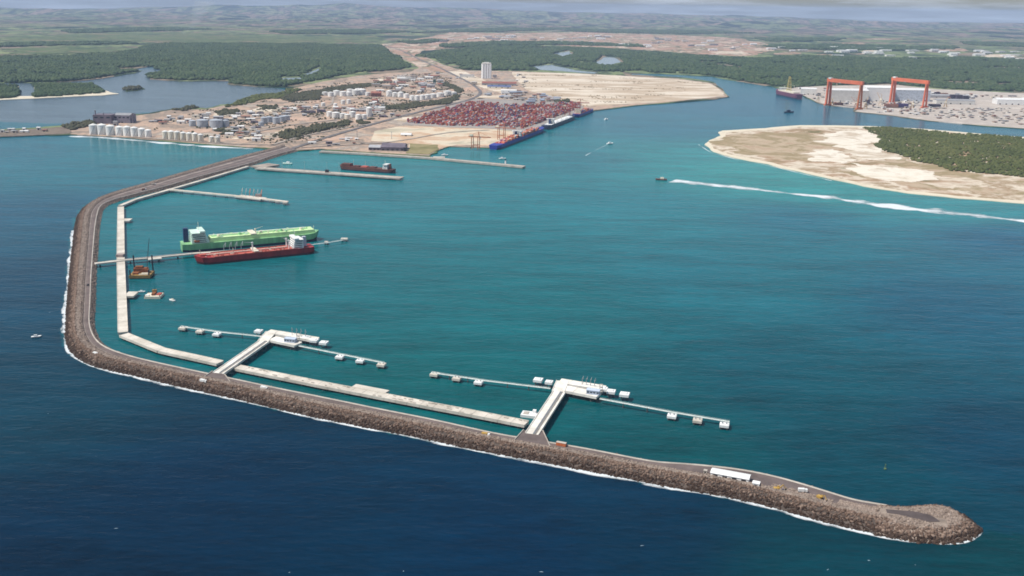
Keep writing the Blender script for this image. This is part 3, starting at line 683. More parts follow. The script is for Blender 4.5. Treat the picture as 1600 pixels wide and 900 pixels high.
for i, (pl, lab) in enumerate([([(425, 214), (440, 207), (480, 201), (520, 193), (548, 188), (546, 195), (500, 206), (470, 215), (440, 218)], 'dark scrub belt beside the port road'),
                               ([(442, 150), (500, 141), (560, 132), (600, 128), (560, 138), (505, 146), (500, 156), (450, 160), (440, 156)], 'green scrub above the white tanks'),
                               ([(598, 166), (640, 162), (690, 158), (712, 148), (720, 150), (700, 163), (640, 170), (600, 172)], 'dark trees below the upper tank farm'),
                               ([(400, 166), (432, 165), (436, 171), (404, 172)], 'scrub clump on the peninsula'), ([(335, 175), (370, 172), (376, 178), (345, 182)], 'scrub strip near the grey tanks'),
                               ([(330, 204), (360, 201), (372, 207), (345, 211)], 'scrub behind the shore tanks'), ([(560, 189), (582, 186), (580, 193), (562, 194)], 'scrub clump beside the lower white tanks'),
                               ([(690, 128), (720, 140), (722, 146), (712, 144), (690, 134)], 'dark trees beside the inland road'),
                               ([(270, 172), (300, 166), (310, 168), (290, 174)], 'scrub on the lagoon point'), ([(865, 158), (888, 155), (890, 160), (868, 162)], 'scrub behind the container yard'),
                               ([(1462, 209), (1480, 208), (1492, 211), (1476, 214)], 'mangrove clump in the back channel'), ([(1506, 211), (1518, 210), (1524, 213), (1510, 215)], 'small mangrove clump in the back channel'),
                               ([(100, 196), (140, 190), (150, 196), (112, 204)], 'scrub on the rocky headland'), ([(395, 150), (440, 146), (448, 140), (470, 140), (440, 154), (400, 158), (380, 164), (350, 168)], 'green bank along the lagoon shore')]):
    wood('scrub', pl, 9, 6, 6.5, M_LEAF3 if i not in (10, 11, 13) else M_LEAF2, lab, z=2.6, seed=20 + i)

def bushes(name, poly, n, size, m, label, seed, thresh=0.5, cell=60.0, z=2.6):
    """bushes thinly scattered where a drift of them grows"""
    r = np.random.default_rng(seed); w = PN(poly)[:, :2]; lo, hi = w.min(0), w.max(0); q = lo + r.random((n, 2)) * (hi - lo)
    q = q[inside(q[:, 0], q[:, 1], w) & (vnoise(q[:, 0] / cell, q[:, 1] / cell, seed) * 0.7 + vnoise(q[:, 0] / cell * 3, q[:, 1] / cell * 3, seed + 1) * 0.3 > thresh)]
    pv, pf = crown_proto(6, 5); kv = pv.shape[1]; k = len(q); s = size * r.uniform(0.5, 1.5, k); v = pv[r.integers(0, 10, k)]
    V = np.stack([v[:, :, 0] * s[:, None] + q[:, :1], v[:, :, 1] * s[:, None] + q[:, 1:], z + v[:, :, 2] * s[:, None] * 0.9], -1).reshape(-1, 3)
    return tag(mesh_np(name, V, (pf[None] + (np.arange(k) * kv)[:, None, None]).reshape(-1, 3), m), label, kind='stuff')
bushes('scattered_bushes', [(240, 180), (330, 172), (400, 158), (450, 145), (560, 122), (690, 114), (745, 150), (640, 176), (580, 195), (500, 222), (425, 226), (300, 218), (240, 205)], 16000, 3.0, M_LEAF3, 'low dark bushes drifting over the port peninsula', 31, 0.60, 70)
bushes('scattered_bushes', [(800, 112), (985, 119), (1110, 129), (1132, 150), (990, 163), (900, 168), (850, 152), (815, 130)], 7000, 2.2, leaf_material('flat_leaves', [(.20, .16, .09), (.26, .20, .12), (.30, .23, .14), (.22, .18, .10)]), 'thin scrub on the sand flat', 35, 0.70, 90, 3.0)

# ================================================================== THE BREAKWATER
M_CORE = mat('quarry_run', (.09, .07, .058), 0.95, 0.35, 0.12, bump=0.4)
M_CREST = mat('crest_gravel', (.27, .215, .175), 0.95, 0.3, 0.10, bump=0.2)
M_BWROAD = mat('breakwater_asphalt', (.135, .105, .097), 0.92, 0.25, 0.05, stretch=(1, 1, 1))
M_JETTY = mat('jetty_concrete', (.70, .66, .58), 0.85, 0.12, 0.06, col2=(.84, .80, .73))
M_RAIL = mat('pale_green_rail', (.64, .68, .64), 0.6, 0.15, 0.2)
M_CONC = mat('pale_concrete', (.56, .51, .43), 0.85, 0.14, 0.05, col2=(.70, .645, .565))
M_CONCD = mat('worn_concrete', (.42, .38, .33), 0.9, 0.2, 0.08)
M_PILE = mat('wet_pile', (.11, .105, .10), 0.7, 0.3, 0.3)
M_WHITE = mat('white_paint', (.78, .78, .76), 0.6, 0.05, 0.3)
M_STEEL = mat('grey_steel', (.36, .38, .40), 0.5, 0.15, 0.3, metal=0.3)
M_DARK = mat('dark_opening', (.03, .03, .035), 0.6, 0.2, 0.5)
M_RUBBER = mat('black_rubber', (.02, .02, .02), 0.8, 0.2, 1.0)
M_GLASS = mat('dark_glass', (.02, .03, .04), 0.15, 0.2, 0.3)
M_YELLOW = mat('machine_yellow', (.46, .29, .07), 0.6, 0.2, 0.5)
M_ORANGE = mat('orange_paint', (.55, .16, .06), 0.55, 0.15, 0.4)

def nearest_on(q, line):
    out = np.empty_like(q)
    a, b = line[:-1], line[1:]; d = b - a; L2 = (d ** 2).sum(1) + 1e-9
    for i, p in enumerate(q):
        t = np.clip(((p - a) * d).sum(1) / L2, 0, 1); c = a + d * t[:, None]
        out[i] = c[np.argmin(((c - p) ** 2).sum(1))]
    return out
BW_O = resample(OUTER, 5.0)[0]
BW_I = smooth_line(nearest_on(BW_O, INNER), 9, 2)
BW_W = np.linalg.norm(BW_I - BW_O, axis=1)
HEAD_O, HEAD_I = OUTER.copy(), INNER.copy()
_cut = int(np.argmin(np.abs(project(BW_O)[0] - 1398) + np.where(np.arange(len(BW_O)) < len(BW_O) // 2, 9e3, 0)))
BW_O, BW_I, BW_W = BW_O[:_cut + 1], BW_I[:_cut + 1], BW_W[:_cut + 1]
nB = len(BW_O)
# cross-section: metres from the outer waterline (or, negative, from the inner one) and height
def section(width):
    w = max(width, 10.0); k = min(1.0, w / 40.0)
    d = [-4, 4 * k, 12 * k, 14 * k, 21 * k, 24 * k, 25 * k]
    z = [-3, 1.6, 6.6, 8.0, 7.6, 6.0, 5.4]
    d += [w - 10 * k, w - 7.6 * k, w - 7.2 * k, w - 6.2 * k, w - 5.8 * k, w - 1, w + 3]
    z += [5.4, 5.4, 6.1, 6.1, 5.0, 0.9, -2.5]
    return np.array(d), np.array(z)
rows = []
dirs = (BW_I - BW_O) / np.maximum(BW_W, 1e-6)[:, None]
for i in range(nB):
    d, z = section(BW_W[i])
    rows.append(np.c_[BW_O[i] + dirs[i] * d[:, None], z])
rows = np.array(rows); nS = rows.shape[1]
bw = thing('breakwater', 'long curved rubble breakwater with dark rock armour and a road on top', 'breakwater')
def bw_strip(a, b, name, m, dz=0.0):
    v = rows[:, a:b + 1].copy(); v[:, :, 2] += dz; k = b - a + 1
    f = np.array([(i * k + j, (i + 1) * k + j, (i + 1) * k + j + 1, i * k + j + 1) for i in range(nB - 1) for j in range(k - 1)])[:, ::-1]
    return mesh_np(name, v.reshape(-1, 3), f, m, bw)
bw_strip(0, 3, 'outer_slope', M_CORE)
bw_strip(3, 6, 'crest', M_CREST)
bw_strip(6, 8, 'road', M_BWROAD)
ht = smooth_line(resample(PN([(1385, 799), (1400, 800), (1432, 804), (1468, 815)], 7.4)[:, :2], 5)[0], 5, 2)
hd_ = np.gradient(ht, axis=0); hd_ /= np.linalg.norm(hd_, axis=1, keepdims=True); hn_ = np.stack([-hd_[:, 1], hd_[:, 0]], 1); wd_ = np.interp(np.linspace(0, 1, len(ht)), [0, .3, .6, .85, 1], [3, 4, 6.5, 6, 0.6])[:, None]
mesh_np('head_track', np.concatenate([np.c_[ht + hn_ * wd_, np.full(len(ht), 7.75)], np.c_[ht - hn_ * wd_, np.full(len(ht), 7.75)]]), np.array([(len(ht) + i, len(ht) + i + 1, i + 1, i) for i in range(len(ht) - 1)]), mat('head_asphalt', (.085, .066, .063), 0.92, 0.2, 0.08), bw)
bw_strip(8, 11, 'kerb', M_CONCD)
bw_strip(11, 13, 'inner_slope', M_CORE)
# wheel-worn pale lane and edge line on the road
sel = np.arange(0, int(np.argmin(np.abs(project(BW_O)[0] - 1060) + np.where(np.arange(nB) < nB // 2, 9e3, 0))))
for off, w, nm, mm in ((0.20, 0.10, 'shoulder', M_TRACK), (0.62, 0.05, 'worn_lane', M_CREST)):
    a = rows[sel, 6] * (1 - off) + rows[sel, 7] * off; b = rows[sel, 6] * (1 - off - w) + rows[sel, 7] * (off + w)
    v = np.concatenate([a, b]); v[:, 2] += 0.06; k = len(sel)
    mesh_np(nm, v, np.array([(k + i, k + i + 1, i + 1, i) for i in range(k - 1)])[:, ::-1], mm, bw)

# armour stones, tens of thousands of them
def rocks(n, where, size, seed, m, name, label=None):
    r = np.random.default_rng(seed)
    t = (1 + 5 ** 0.5) / 2
    ico = np.array([(-1, t, 0), (1, t, 0), (-1, -t, 0), (1, -t, 0), (0, -1, t), (0, 1, t), (0, -1, -t), (0, 1, -t), (t, 0, -1), (t, 0, 1), (-t, 0, -1), (-t, 0, 1)]) / 1.902
    fa = np.array([(0, 11, 5), (0, 5, 1), (0, 1, 7), (0, 7, 10), (0, 10, 11), (1, 5, 9), (5, 11, 4), (11, 10, 2), (10, 7, 6), (7, 1, 8), (3, 9, 4), (3, 4, 2), (3, 2, 6), (3, 6, 8), (3, 8, 9), (4, 9, 5), (2, 4, 11), (6, 2, 10), (8, 6, 7), (9, 8, 1)])
    c = where(r, n); n = len(c)
    v = np.broadcast_to(ico, (n, 12, 3)) * r.uniform(0.65, 1.25, (n, 12, 1))
    sc = size * np.clip(r.lognormal(-0.02, 0.36, (n, 1, 1)), 0.4, 1.9) * r.uniform(0.7, 1.3, (n, 1, 3)); v = v * sc
    th = r.random(n) * 6.283; cs, sn = np.cos(th)[:, None], np.sin(th)[:, None]
    x = v[:, :, 0] * cs - v[:, :, 1] * sn; y = v[:, :, 0] * sn + v[:, :, 1] * cs
    V = np.stack([x + c[:, :1], y + c[:, 1:2], v[:, :, 2] * 0.85 + c[:, 2:3]], -1)
    o = mesh_np(name, V.reshape(-1, 3), (fa[None] + (np.arange(n) * 12)[:, None, None]).reshape(-1, 3), m, bw)
    o['kind'] = 'stuff'
    return o
def on_band(a, b, lo=0, hi=nB - 1):
    def f(r, n):
        i = r.uniform(lo, hi - 1e-3, n); k = i.astype(int); fr = (i - k)[:, None]
        u = r.uniform(a, b - 1e-3, n); j = u.astype(int); fu = (u - j)[:, None]
        p0 = rows[k, j] * (1 - fr) + rows[np.minimum(k + 1, nB - 1), j] * fr; p1 = rows[k, j + 1] * (1 - fr) + rows[np.minimum(k + 1, nB - 1), j + 1] * fr
        return p0 * (1 - fu) + p1 * fu
    return f
def rock_material(name, cols):
    m = bpy.data.materials.new(name); m.use_nodes = True
    nt = m.node_tree; b = nt.nodes['Principled BSDF']; L = nt.links.new; b.inputs['Roughness'].default_value = 0.9; b.inputs['Specular IOR Level'].default_value = 0.2
    g = nn(nt, 'ShaderNodeNewGeometry'); rp = nn(nt, 'ShaderNodeValToRGB'); e = rp.color_ramp.elements
    while len(e) < len(cols): e.new(0.5)
    for i, c in enumerate(cols): e[i].position = i / (len(cols) - 1); e[i].color = (*c, 1)
    no = nn(nt, 'ShaderNodeTexNoise', Scale=0.02, Detail=3.0); L(g.outputs['Position'], no.inputs['Vector'])
    k = nn(nt, 'ShaderNodeMath', operation='MULTIPLY_ADD'); k.inputs[1].default_value = 0.6; L(g.outputs['Random Per Island'], k.inputs[0])
    k0 = nn(nt, 'ShaderNodeMath', operation='MULTIPLY'); k0.inputs[1].default_value = 0.4; L(no.outputs['Fac'], k0.inputs[0]); L(k0.outputs[0], k.inputs[2])
    L(k.outputs[0], rp.inputs['Fac']); L(rp.outputs['Color'], b.inputs['Base Color'])
    return m
M_ARMOUR = rock_material('armour_stone', [(.055, .033, .022), (.125, .082, .060), (.215, .15, .115), (.34, .255, .20)])
M_WETROCK = rock_material('wet_stone', [(.018, .010, .006), (.040, .024, .016), (.07, .046, .034), (.12, .085, .066)])
M_INNROCK = rock_material('inner_stone', [(.125, .093, .074), (.21, .162, .132), (.295, .232, .192), (.39, .31, .262)])
rocks(16000, on_band(0.55, 1.55), 0.88, 1, M_WETROCK, 'wet_armour_stones')
rocks(23000, on_band(1.25, 3.1), 0.82, 2, M_ARMOUR, 'armour_stones')
rocks(13000, on_band(3.0, 5.4), 0.72, 3, M_INNROCK, 'crest_stones')
rocks(10000, on_band(10.9, 12.4), 0.8, 4, M_INNROCK, 'inner_stones')
def near_px(q): return int(np.argmin(np.abs(project(BW_O)[0] - q) + np.where(np.arange(nB) < nB // 2, 9e3, 0)))
rocks(4200, on_band(5.0, 6.75, near_px(1285), nB - 1), 0.75, 5, M_INNROCK, 'head_stones')
rocks(1200, on_band(5.2, 6.4, near_px(1190), near_px(1275)), 0.7, 7, M_INNROCK, 'head_stones')
# the round head: a mound whose height follows the distance from its waterline
ko = np.argmin(((HEAD_O - BW_O[-3]) ** 2).sum(1)); ki = np.argmin(((HEAD_I - BW_I[-3]) ** 2).sum(1))
head = np.concatenate([HEAD_O[ko:], HEAD_I[ki:][::-1]])
hseg = np.concatenate([HEAD_O[ko:], [HEAD_I[-1]], HEAD_I[ki:][::-1]])
def head_z(q):
    a, b = hseg[:-1], hseg[1:]; e = b - a; L2 = (e ** 2).sum(1) + 1e-9; best = np.full(len(q), 1e9)
    for i in range(len(a)):
        t = np.clip(((q - a[i]) @ e[i]) / L2[i], 0, 1); best = np.minimum(best, np.linalg.norm(q - (a[i] + t[:, None] * e[i]), axis=1))
    return np.interp(np.where(inside(q[:, 0], q[:, 1], head), best, -best), [-5, 0, 4, 11, 14, 22], [-3, 0.3, 2.2, 6.4, 7.2, 7.6])
lo, hi = head.min(0) - 5, head.max(0) + 5
gx, gy = np.meshgrid(np.arange(lo[0], hi[0], 2.0), np.arange(lo[1], hi[1], 2.0), indexing='ij'); gq = np.stack([gx.ravel(), gy.ravel()], 1); gz = head_z(gq)
n0, n1 = gx.shape; gi, gj = np.meshgrid(np.arange(n0 - 1), np.arange(n1 - 1), indexing='ij')
gf = np.stack([gi * n1 + gj, (gi + 1) * n1 + gj, (gi + 1) * n1 + gj + 1, gi * n1 + gj + 1], -1).reshape(-1, 4); gf = gf[gz[gf].max(1) > -2.4]
mesh_np('head_mound', np.c_[gq, gz], gf, M_CREST, bw)
def on_head(zlo, zhi):
    def f(r, n):
        q = lo + r.random((n * 4, 2)) * (hi - lo); z = head_z(q); k = (z > zlo) & (z < zhi); return np.c_[q[k], z[k]][:n]
    return f
track = lambda c: c[np.min(np.linalg.norm(c[:, None, :2] - ht[None], axis=2), axis=1) > 6.0]
rocks(1500, on_head(-0.5, 3.0), 1.0, 8, M_WETROCK, 'wet_armour_stones')
rocks(1700, on_head(2.4, 6.6), 0.95, 9, M_ARMOUR, 'armour_stones')
rocks(2600, lambda r, n: track(on_head(6.3, 9.0)(r, n)), 0.75, 10, M_INNROCK, 'head_stones')

# ================================================================== CONCRETE CAUSEWAY AND JETTIES
def unit(a, b):
    d = Vector((b.x - a.x, b.y - a.y)); return d.length, math.atan2(d.y, d.x)
def pile_mesh(r, top, bottom=-3.0, n=8):
    m = MB(); m.cyl((0, 0, bottom), r, top - bottom, n); o = m.build('pile', M_PILE); me = o.data; bpy.data.objects.remove(o); return me
PILE5 = pile_mesh(0.9, 2.6); PILE8 = pile_mesh(0.8, 5.0)
def put(me, name, parent, loc, rz=0.0):
    o = bpy.data.objects.new(name, me); link(o, parent); o.location = loc; o.rotation_euler = (0, 0, rz); return o
def slab_mesh(L, w, t, mt, kerb=0.0):
    m = MB(); m.box((0, 0, -t / 2), (L, w, t))
    if kerb:
        for s in (-1, 1): m.box((0, s * (w / 2 - 0.3), kerb / 2 + 0.002), (L, 0.6, kerb))
    o = m.build('deck_slab', mt); me = o.data; bpy.data.objects.remove(o); return me
def deck(parent, pts, z, w, t, slab, pile, mt=M_CONC, gap=0.35, kerb=0.45, bents=2, pw=0.36):
    """a row of deck slabs on piles along a line of places"""
    cache = {}
    for a, b in zip(pts[:-1], pts[1:]):
        L, rz = unit(a, b); n = max(1, round(L / slab)); l = L / n
        key = round(l, 2)
        if key not in cache: cache[key] = slab_mesh(l - gap, w, t, mt, kerb)
        for i in range(n):
            f = (i + 0.5) / n; x, y = a.x + (b.x - a.x) * f, a.y + (b.y - a.y) * f
            put(cache[key], 'deck_slab', parent, (x, y, z + random.uniform(-0.04, 0.04)), rz)
            if pile and i % bents == 0:
                for s in (-1, 1): put(pile, 'pile', parent, (x - s * w * pw * math.sin(rz), y + s * w * pw * math.cos(rz), 0), rz)

cw = thing('concrete_causeway', 'long pale concrete causeway on piles following the inner side of the breakwater', 'causeway')
cz = 5.0
cpts = [P(x, y, cz) for x, y in [(388, 259.5), (310, 283), (258, 298), (212, 311), (188, 321)]]
deck(cw, cpts, cz, 9.0, 2.6, 14, PILE5)
c2 = [P(x, y, cz) for x, y in [(188.5, 323), (188.5, 405), (192, 519)]]
deck(cw, c2, cz, 11.5, 2.6, 14, PILE5)
c3 = [P(x, y, cz) for x, y in [(193, 522), (252, 546), (344, 566)]]
deck(cw, c3, cz, 11.5, 2.6, 14, PILE5)
c4 = [P(x, y, cz) for x, y in [(370, 573), (500, 599), (640, 626), (720, 641), (823, 661)]]
deck(cw, c4, cz, 11.5, 2.6, 14, PILE5)
def lug(parent, x0, y0, x1, y1, z, w, t, name='bay', mt=M_CONC):
    a, b = P(x0, y0, z), P(x1, y1, z); L, rz = unit(a, b); m = MB(); m.box((0, 0, -t / 2), (L, w, t))
    o = m.build(name, mt, parent, loc=((a.x + b.x) / 2, (a.y + b.y) / 2, z), rz=rz); return o
lug(cw, 192, 343, 204.5, 343, cz + 0.1, 19.0, 2.4)
lug(cw, 197, 459, 212.5, 459, cz + 0.1, 22.0, 2.4)
lug(cw, 553, 602, 605, 612, cz + 0.12, 8.5, 2.2)
# dark hut where the ship pier crosses
m = MB(); m.box((0, 0, 2), (11, 9, 4)); m.build('pump_hut', mat('hut_brown', (.30, .24, .22), 0.8), cw, loc=P(188.5, 401, cz + 0.02))
# stacks of formwork along the deck
for i in range(46):
    f = random.random(); a, b = random.choice(list(zip(c4[:-1], c4[1:])))
    L, rz = unit(a, b); x, y = a.x + (b.x - a.x) * f, a.y + (b.y - a.y) * f; s = random.choice((-1, 1)) * random.uniform(2, 4.4)
    m = MB(); m.box((0, 0, 0.35), (random.uniform(1.5, 5), random.uniform(0.6, 1.4), 0.7)); m.build('formwork_stack', M_CONCD, cw, loc=(x - s * math.sin(rz), y + s * math.cos(rz), cz + 0.05), rz=rz)

M_CAPSIDE = M_CONC
def dolphin(x, y, label, group, w=8.6, d=8.2, z=4.6, t=2.3, rz=0.0, cat='dolphin'):
    p = P(x, y - 1.6, z)
    o = thing('mooring_dolphin', label, cat, (p.x, p.y, 0), rz, group)
    m = MB(); m.box((0, 0, z - t / 2), (w, d, t)); m.box((0, 0, z + 0.15), (w * 0.86, d * 0.86, 0.3)); m.build('cap', M_WHITE if random.random() < 0.5 else M_CONC, o)
    for sx in (-1, 1):
        for sy in (-1, 1):
            put(PILE5, 'pile', o, (sx * w * 0.33, sy * d * 0.33, 0.6))
    for sx in (-1, 1):
        m = MB(); m.cyl((0, 0, 0), 0.45, 0.8, 8); m.cyl((0, 0, 0.8), 0.7, 0.35, 8); m.build('bollard', M_STEEL, o, loc=(sx * w * 0.22, 0, z + 0.3))
    m = MB(); m.box((0, 0, 0), (w * 0.5, 0.7, t * 0.9)); m.build('fender', M_RUBBER, o, loc=(0, d / 2 + 0.36, z - t / 2))
    return o
def catwalk(pts, label, z=5.0, w=2.2, group=None):
    """steel footbridge on single posts"""
    q = [P(x, y, z) for x, y in pts]
    o = thing('catwalk', label, 'catwalk', (q[0].x, q[0].y, 0), 0, group); base = Vector((q[0].x, q[0].y, 0))
    for a, b in zip(q[:-1], q[1:]):
        L, rz = unit(a, b); n = max(1, round(L / 24)); l = L / n
        for i in range(n):
            f = (i + 0.5) / n; c = a.lerp(b, f) - base
            m = MB(); m.box((0, 0, -0.15), (l - 0.2, w, 0.3))
            for s in (-1, 1): m.box((0, s * (w / 2 - 0.05), 1.0), (l - 0.2, 0.1, 0.12)); m.box((0, s * (w / 2 - 0.05), 0.5), (l - 0.2, 0.08, 0.1))
            m.build('span', M_RAIL, o, loc=(c.x, c.y, z), rz=rz)
            c = a.lerp(b, i / n) - base
            if i: 
                m = MB(); m.cyl((0, 0, -3), 0.55, z + 2.6, 8); m.build('post', M_PILE, o, loc=(c.x, c.y, 0))
    return o

def oil_jetty(name, which, tr, link_pts, beam, plat, caps, hut, lw, ld, rw, rd, z=6.6):
    """approach trestle, two head platforms, breasting caps, pipe rack hut; dolphins and catwalks beside it"""
    o = thing(name, f'concrete oil jetty with {which}', 'jetty')
    t = [P(x, y, z) for x, y in tr]
    deck(o, t, z, 13.0, 1.6, 12, PILE8, M_JETTY, kerb=0.7)
    # pipes on the trestle
    L, rz = unit(t[0], t[-1]); c = t[0].lerp(t[-1], 0.5)
    for k, s in enumerate((-3.2, -2.2, -1.2)):
        m = MB(); m.bar((-L / 2, 0, 0), (L / 2, 0, 0), 0.32, 6); m.build('pipe', M_STEEL if k else M_CONCD, o, loc=(c.x - s * math.sin(rz), c.y + s * math.cos(rz), z + 0.6), rz=rz)
    deck(o, [P(x, y, z) for x, y in link_pts], z + 0.05, 13.0, 1.7, 12, PILE8, M_JETTY, kerb=0.5)
    deck(o, [P(x, y, z) for x, y in beam], z + 0.12, 12.0, 2.4, 12, PILE8, M_JETTY, kerb=0.5)
    deck(o, [P(x, y, z) for x, y in plat], z + 0.02, 14.0, 2.2, 12, PILE8, M_JETTY, kerb=0.5)
    for i, (x, y, w) in enumerate(caps):
        p = P(x, y, z + 0.5); m = MB(); m.box((0, 0, -1.3), (w, w * 0.95, 2.6)); m.box((0, 0, 0.35), (w * 0.5, w * 0.5, 0.7))
        cp = m.build('breasting_cap', M_WHITE, o, loc=p, rz=rz - math.pi / 2)
        for sx in (-1, 1): put(PILE8, 'pile', cp, (sx * w * 0.3, 0, -z + 0.2))
    p = P(hut[0], hut[1], z); m = MB(); m.box((0, 0, 2.1), (hut[2], 6.5, 4.2)); h = m.build('control_room', mat('blue_grey_wall', (.40, .46, .56), 0.6, 0.1), o, loc=p, rz=rz - math.pi / 2)
    m = MB(); m.box((0, 0, 4.36), (hut[2] + 0.8, 7.2, 0.3)); m.build('roof', mat('pale_blue_roof', (.50, .57, .68), 0.5, 0.08), h)
    for k in range(4):
        m = MB(); m.box((-hut[2] / 2 + hut[2] * (k + 0.5) / 4, -3.27, 2.3), (hut[2] / 6, 0.08, 1.3)); m.build('window', M_GLASS, h)
    # loading arms and gangway tower
    for k in range(4):
        q = P(beam[0][0] + (beam[1][0] - beam[0][0]) * (0.5 + 0.09 * k), beam[0][1] + (beam[1][1] - beam[0][1]) * (0.5 + 0.09 * k), z)
        m = MB(); m.bar((0, 0, 0), (0, 0, 6.5), 0.35, 6); m.bar((0, 0, 6.5), (0.8, -3.5, 10.5), 0.25, 6); m.bar((0.8, -3.5, 10.5), (1.2, 1.5, 5.5), 0.22, 6)
        m.build('loading_arm', M_STEEL, o, loc=q)
    m = MB()
    for sx in (-1, 1):
        for sy in (-1, 1): m.bar((sx * 1.4, sy * 1.4, 0), (sx * 1.4, sy * 1.4, 9), 0.16)
    for zz in (3, 6, 9): m.box((0, 0, zz), (3, 3, 0.16))
    m.build('gangway_tower', M_CONCD, o, loc=P(hut[0] + 12, hut[1] - 1, z))
    side = 'upper' if which.startswith('a grey') else 'lower'
    for k, (x, y) in enumerate(ld): dolphin(x, y, f'white mooring dolphin {["at the left end", "in the middle", "closest to the platform"][k]} of the left catwalk of the {side} oil jetty', 'mooring dolphins of the oil jetties', rz=rz - math.pi / 2)
    for k, (x, y) in enumerate(rd): dolphin(x, y, f'white mooring dolphin {["closest to the platform", "in the middle", "at the right end"][k]} of the right catwalk of the {side} oil jetty', 'mooring dolphins of the oil jetties', rz=rz - math.pi / 2)
    catwalk(lw, f'thin white catwalk leading left from the {side} oil jetty to its dolphins', group='jetty catwalks')
    catwalk(rw, f'thin white catwalk leading right from the {side} oil jetty to its dolphins', group='jetty catwalks')
    return o
oil_jetty('oil_jetty', 'a grey control room across the causeway bend', [(341, 583), (413, 533)], [(411, 533), (424, 518)], [(418, 517.5), (495, 530)], [(424, 528.5), (466, 537.5)],
          [(404, 516, 8.5), (478, 526, 9), (491, 530.5, 8.5), (506, 534, 9)], (454, 534, 13), [(412, 526), (345, 519), (282, 510)], [(286, 513), (313, 518), (339, 522.5)],
          [(467, 540.5), (530, 553), (600, 567)], [(531, 558), (563, 564), (596, 570)])
oil_jetty('oil_jetty', 'a pale blue control room at the causeway end', [(831, 678), (874, 612)], [(872, 612), (879, 595)], [(874, 595), (945, 606.5)], [(880, 606), (936, 617)],
          [(841, 592, 9), (858, 595.5, 7.5), (943, 606, 8), (955, 610, 8.5), (976, 614.5, 9.5)], (927, 615, 13), [(860, 607), (760, 595), (674, 582)], [(679, 585), (714, 591.5), (748, 597.5)],
          [(937, 623), (1050, 644), (1140, 659)], [(1050, 650), (1090, 657), (1132, 664)])
# abutments: brown ramps joining trestle and road
def abutment(poly, z, label):
    q = [P(x, y, z) for x, y in poly]; c = sum(q, Vector()) / len(q)
    o = thing('abutment', label, 'ramp', (c.x, c.y, 0))
    m = MB(); m.prism([(v.x - c.x, v.y - c.y) for v in q], -2.5, z); m.build('ramp', M_BWROAD, o)
    m = MB()
    for a, b in ((q[0], q[1]), (q[2], q[3])):
        L, rz = unit(a, b); m.box(((a.x + b.x) / 2 - c.x, (a.y + b.y) / 2 - c.y, z + 0.35), (L, 0.7, 0.9), rz)
    m.build('kerb', M_CONCD, o)
    return o
abutment([(318, 590), (332, 580), (351, 585), (362, 600)], 6.4, 'earth ramp where the upper oil jetty leaves the breakwater road')
abutment([(800, 692), (818, 672), (848, 673), (862, 703)], 6.4, 'earth ramp where the lower oil jetty leaves the breakwater road')
# floating white platform beside the lower jetty
p = P(827, 646, 2.5); pf = thing('work_pontoon', 'white square pontoon moored beside the lower oil jetty', 'pontoon', (p.x, p.y, 0), math.radians(-14))
m = MB(); m.box((0, 0, 1.0), (15, 11, 3.2)); m.build('hull', M_WHITE, pf)
m = MB(); m.box((4.5, 3.2, 4.0), (3.4, 3.0, 2.8)); m.build('cabin', M_WHITE, pf)
m = MB(); m.box((-3, 0, 2.85), (5, 6, 0.5)); m.build('hatch', M_CONCD, pf)

# ================================================================== THE SHED, HUTS AND MACHINES ON THE BREAKWATER HEAD
def house(name, label, cat, loc, rz, w, d, h, wall, roof, rise=0.0, group=None, doors=0, windows=0, wmat=None):
    o = thing(name, label, cat, loc, rz, group)
    m = MB(); m.box((0, 0, h / 2), (w, d, h)); m.build('wall', wall, o)
    m = MB()
    if rise: m.gable(w, d, h + 0.01, rise, 0.5)
    else: m.box((0, 0, h + 0.2), (w + 0.5, d + 0.5, 0.4))
    m.build('roof', roof, o)
    for k in range(doors):
        x = -w / 2 + w * (k + 0.5) / doors
        m = MB(); m.box((x, -d / 2 - 0.03, min(h * 0.4, 2.4)), (min(w / (doors * 2.0), 6), 0.1, min(h * 0.8, 4.8))); m.build('door', M_DARK, o)
    for k in range(windows):
        x = -w / 2 + w * (k + 0.5) / windows
        m = MB(); m.box((x, -d / 2 - 0.03, h * 0.72), (w / (windows * 1.8), 0.1, h * 0.16)); m.build('window', wmat or M_GLASS, o)
    return o
BWZ = 5.45
a, b = P(1110, 746, BWZ), P(1169, 757, BWZ); L, rz = unit(a, b)
c = a.lerp(b, 0.5)
nrm = Vector((-math.sin(rz), math.cos(rz), 0))
house('storage_shed', 'long white shed on the breakwater head', 'shed', (c.x + nrm.x * 4.5, c.y + nrm.y * 4.5, BWZ), rz, L, 9.5, 4.6, M_WHITE, M_WHITE, 1.3, doors=4)
p = P(1181, 761, BWZ); house('guard_hut', 'small white square hut beside the long shed', 'hut', p, rz, 5.6, 5.0, 4.0, M_WHITE, M_WHITE, 0, doors=1)
p = P(1102, 740, BWZ); house('guard_hut', 'tiny pale kiosk at the left end of the long shed', 'hut', p, rz, 2.6, 2.6, 3.0, M_CONC, M_CONCD, 0, doors=1)
def skip(x, y, z, label):
    p = P(x, y, z); o = thing('site_container', label, 'container', p, rz)
    m = MB(); m.box((0, 0, 1.5), (9, 3.2, 2.9)); m.build('body', M_ORANGE, o)
    for k in range(7): m = MB(); m.box((-3.9 + k * 1.3, -1.63, 1.5), (0.25, 0.08, 2.6)); m.build('rib', M_ORANGE, o)
    m = MB(); m.box((0, 0, 3.04), (9.2, 3.4, 0.14)); m.build('roof', M_CONCD, o)
skip(877, 696, BWZ, 'orange site container beside the ramp of the lower oil jetty')
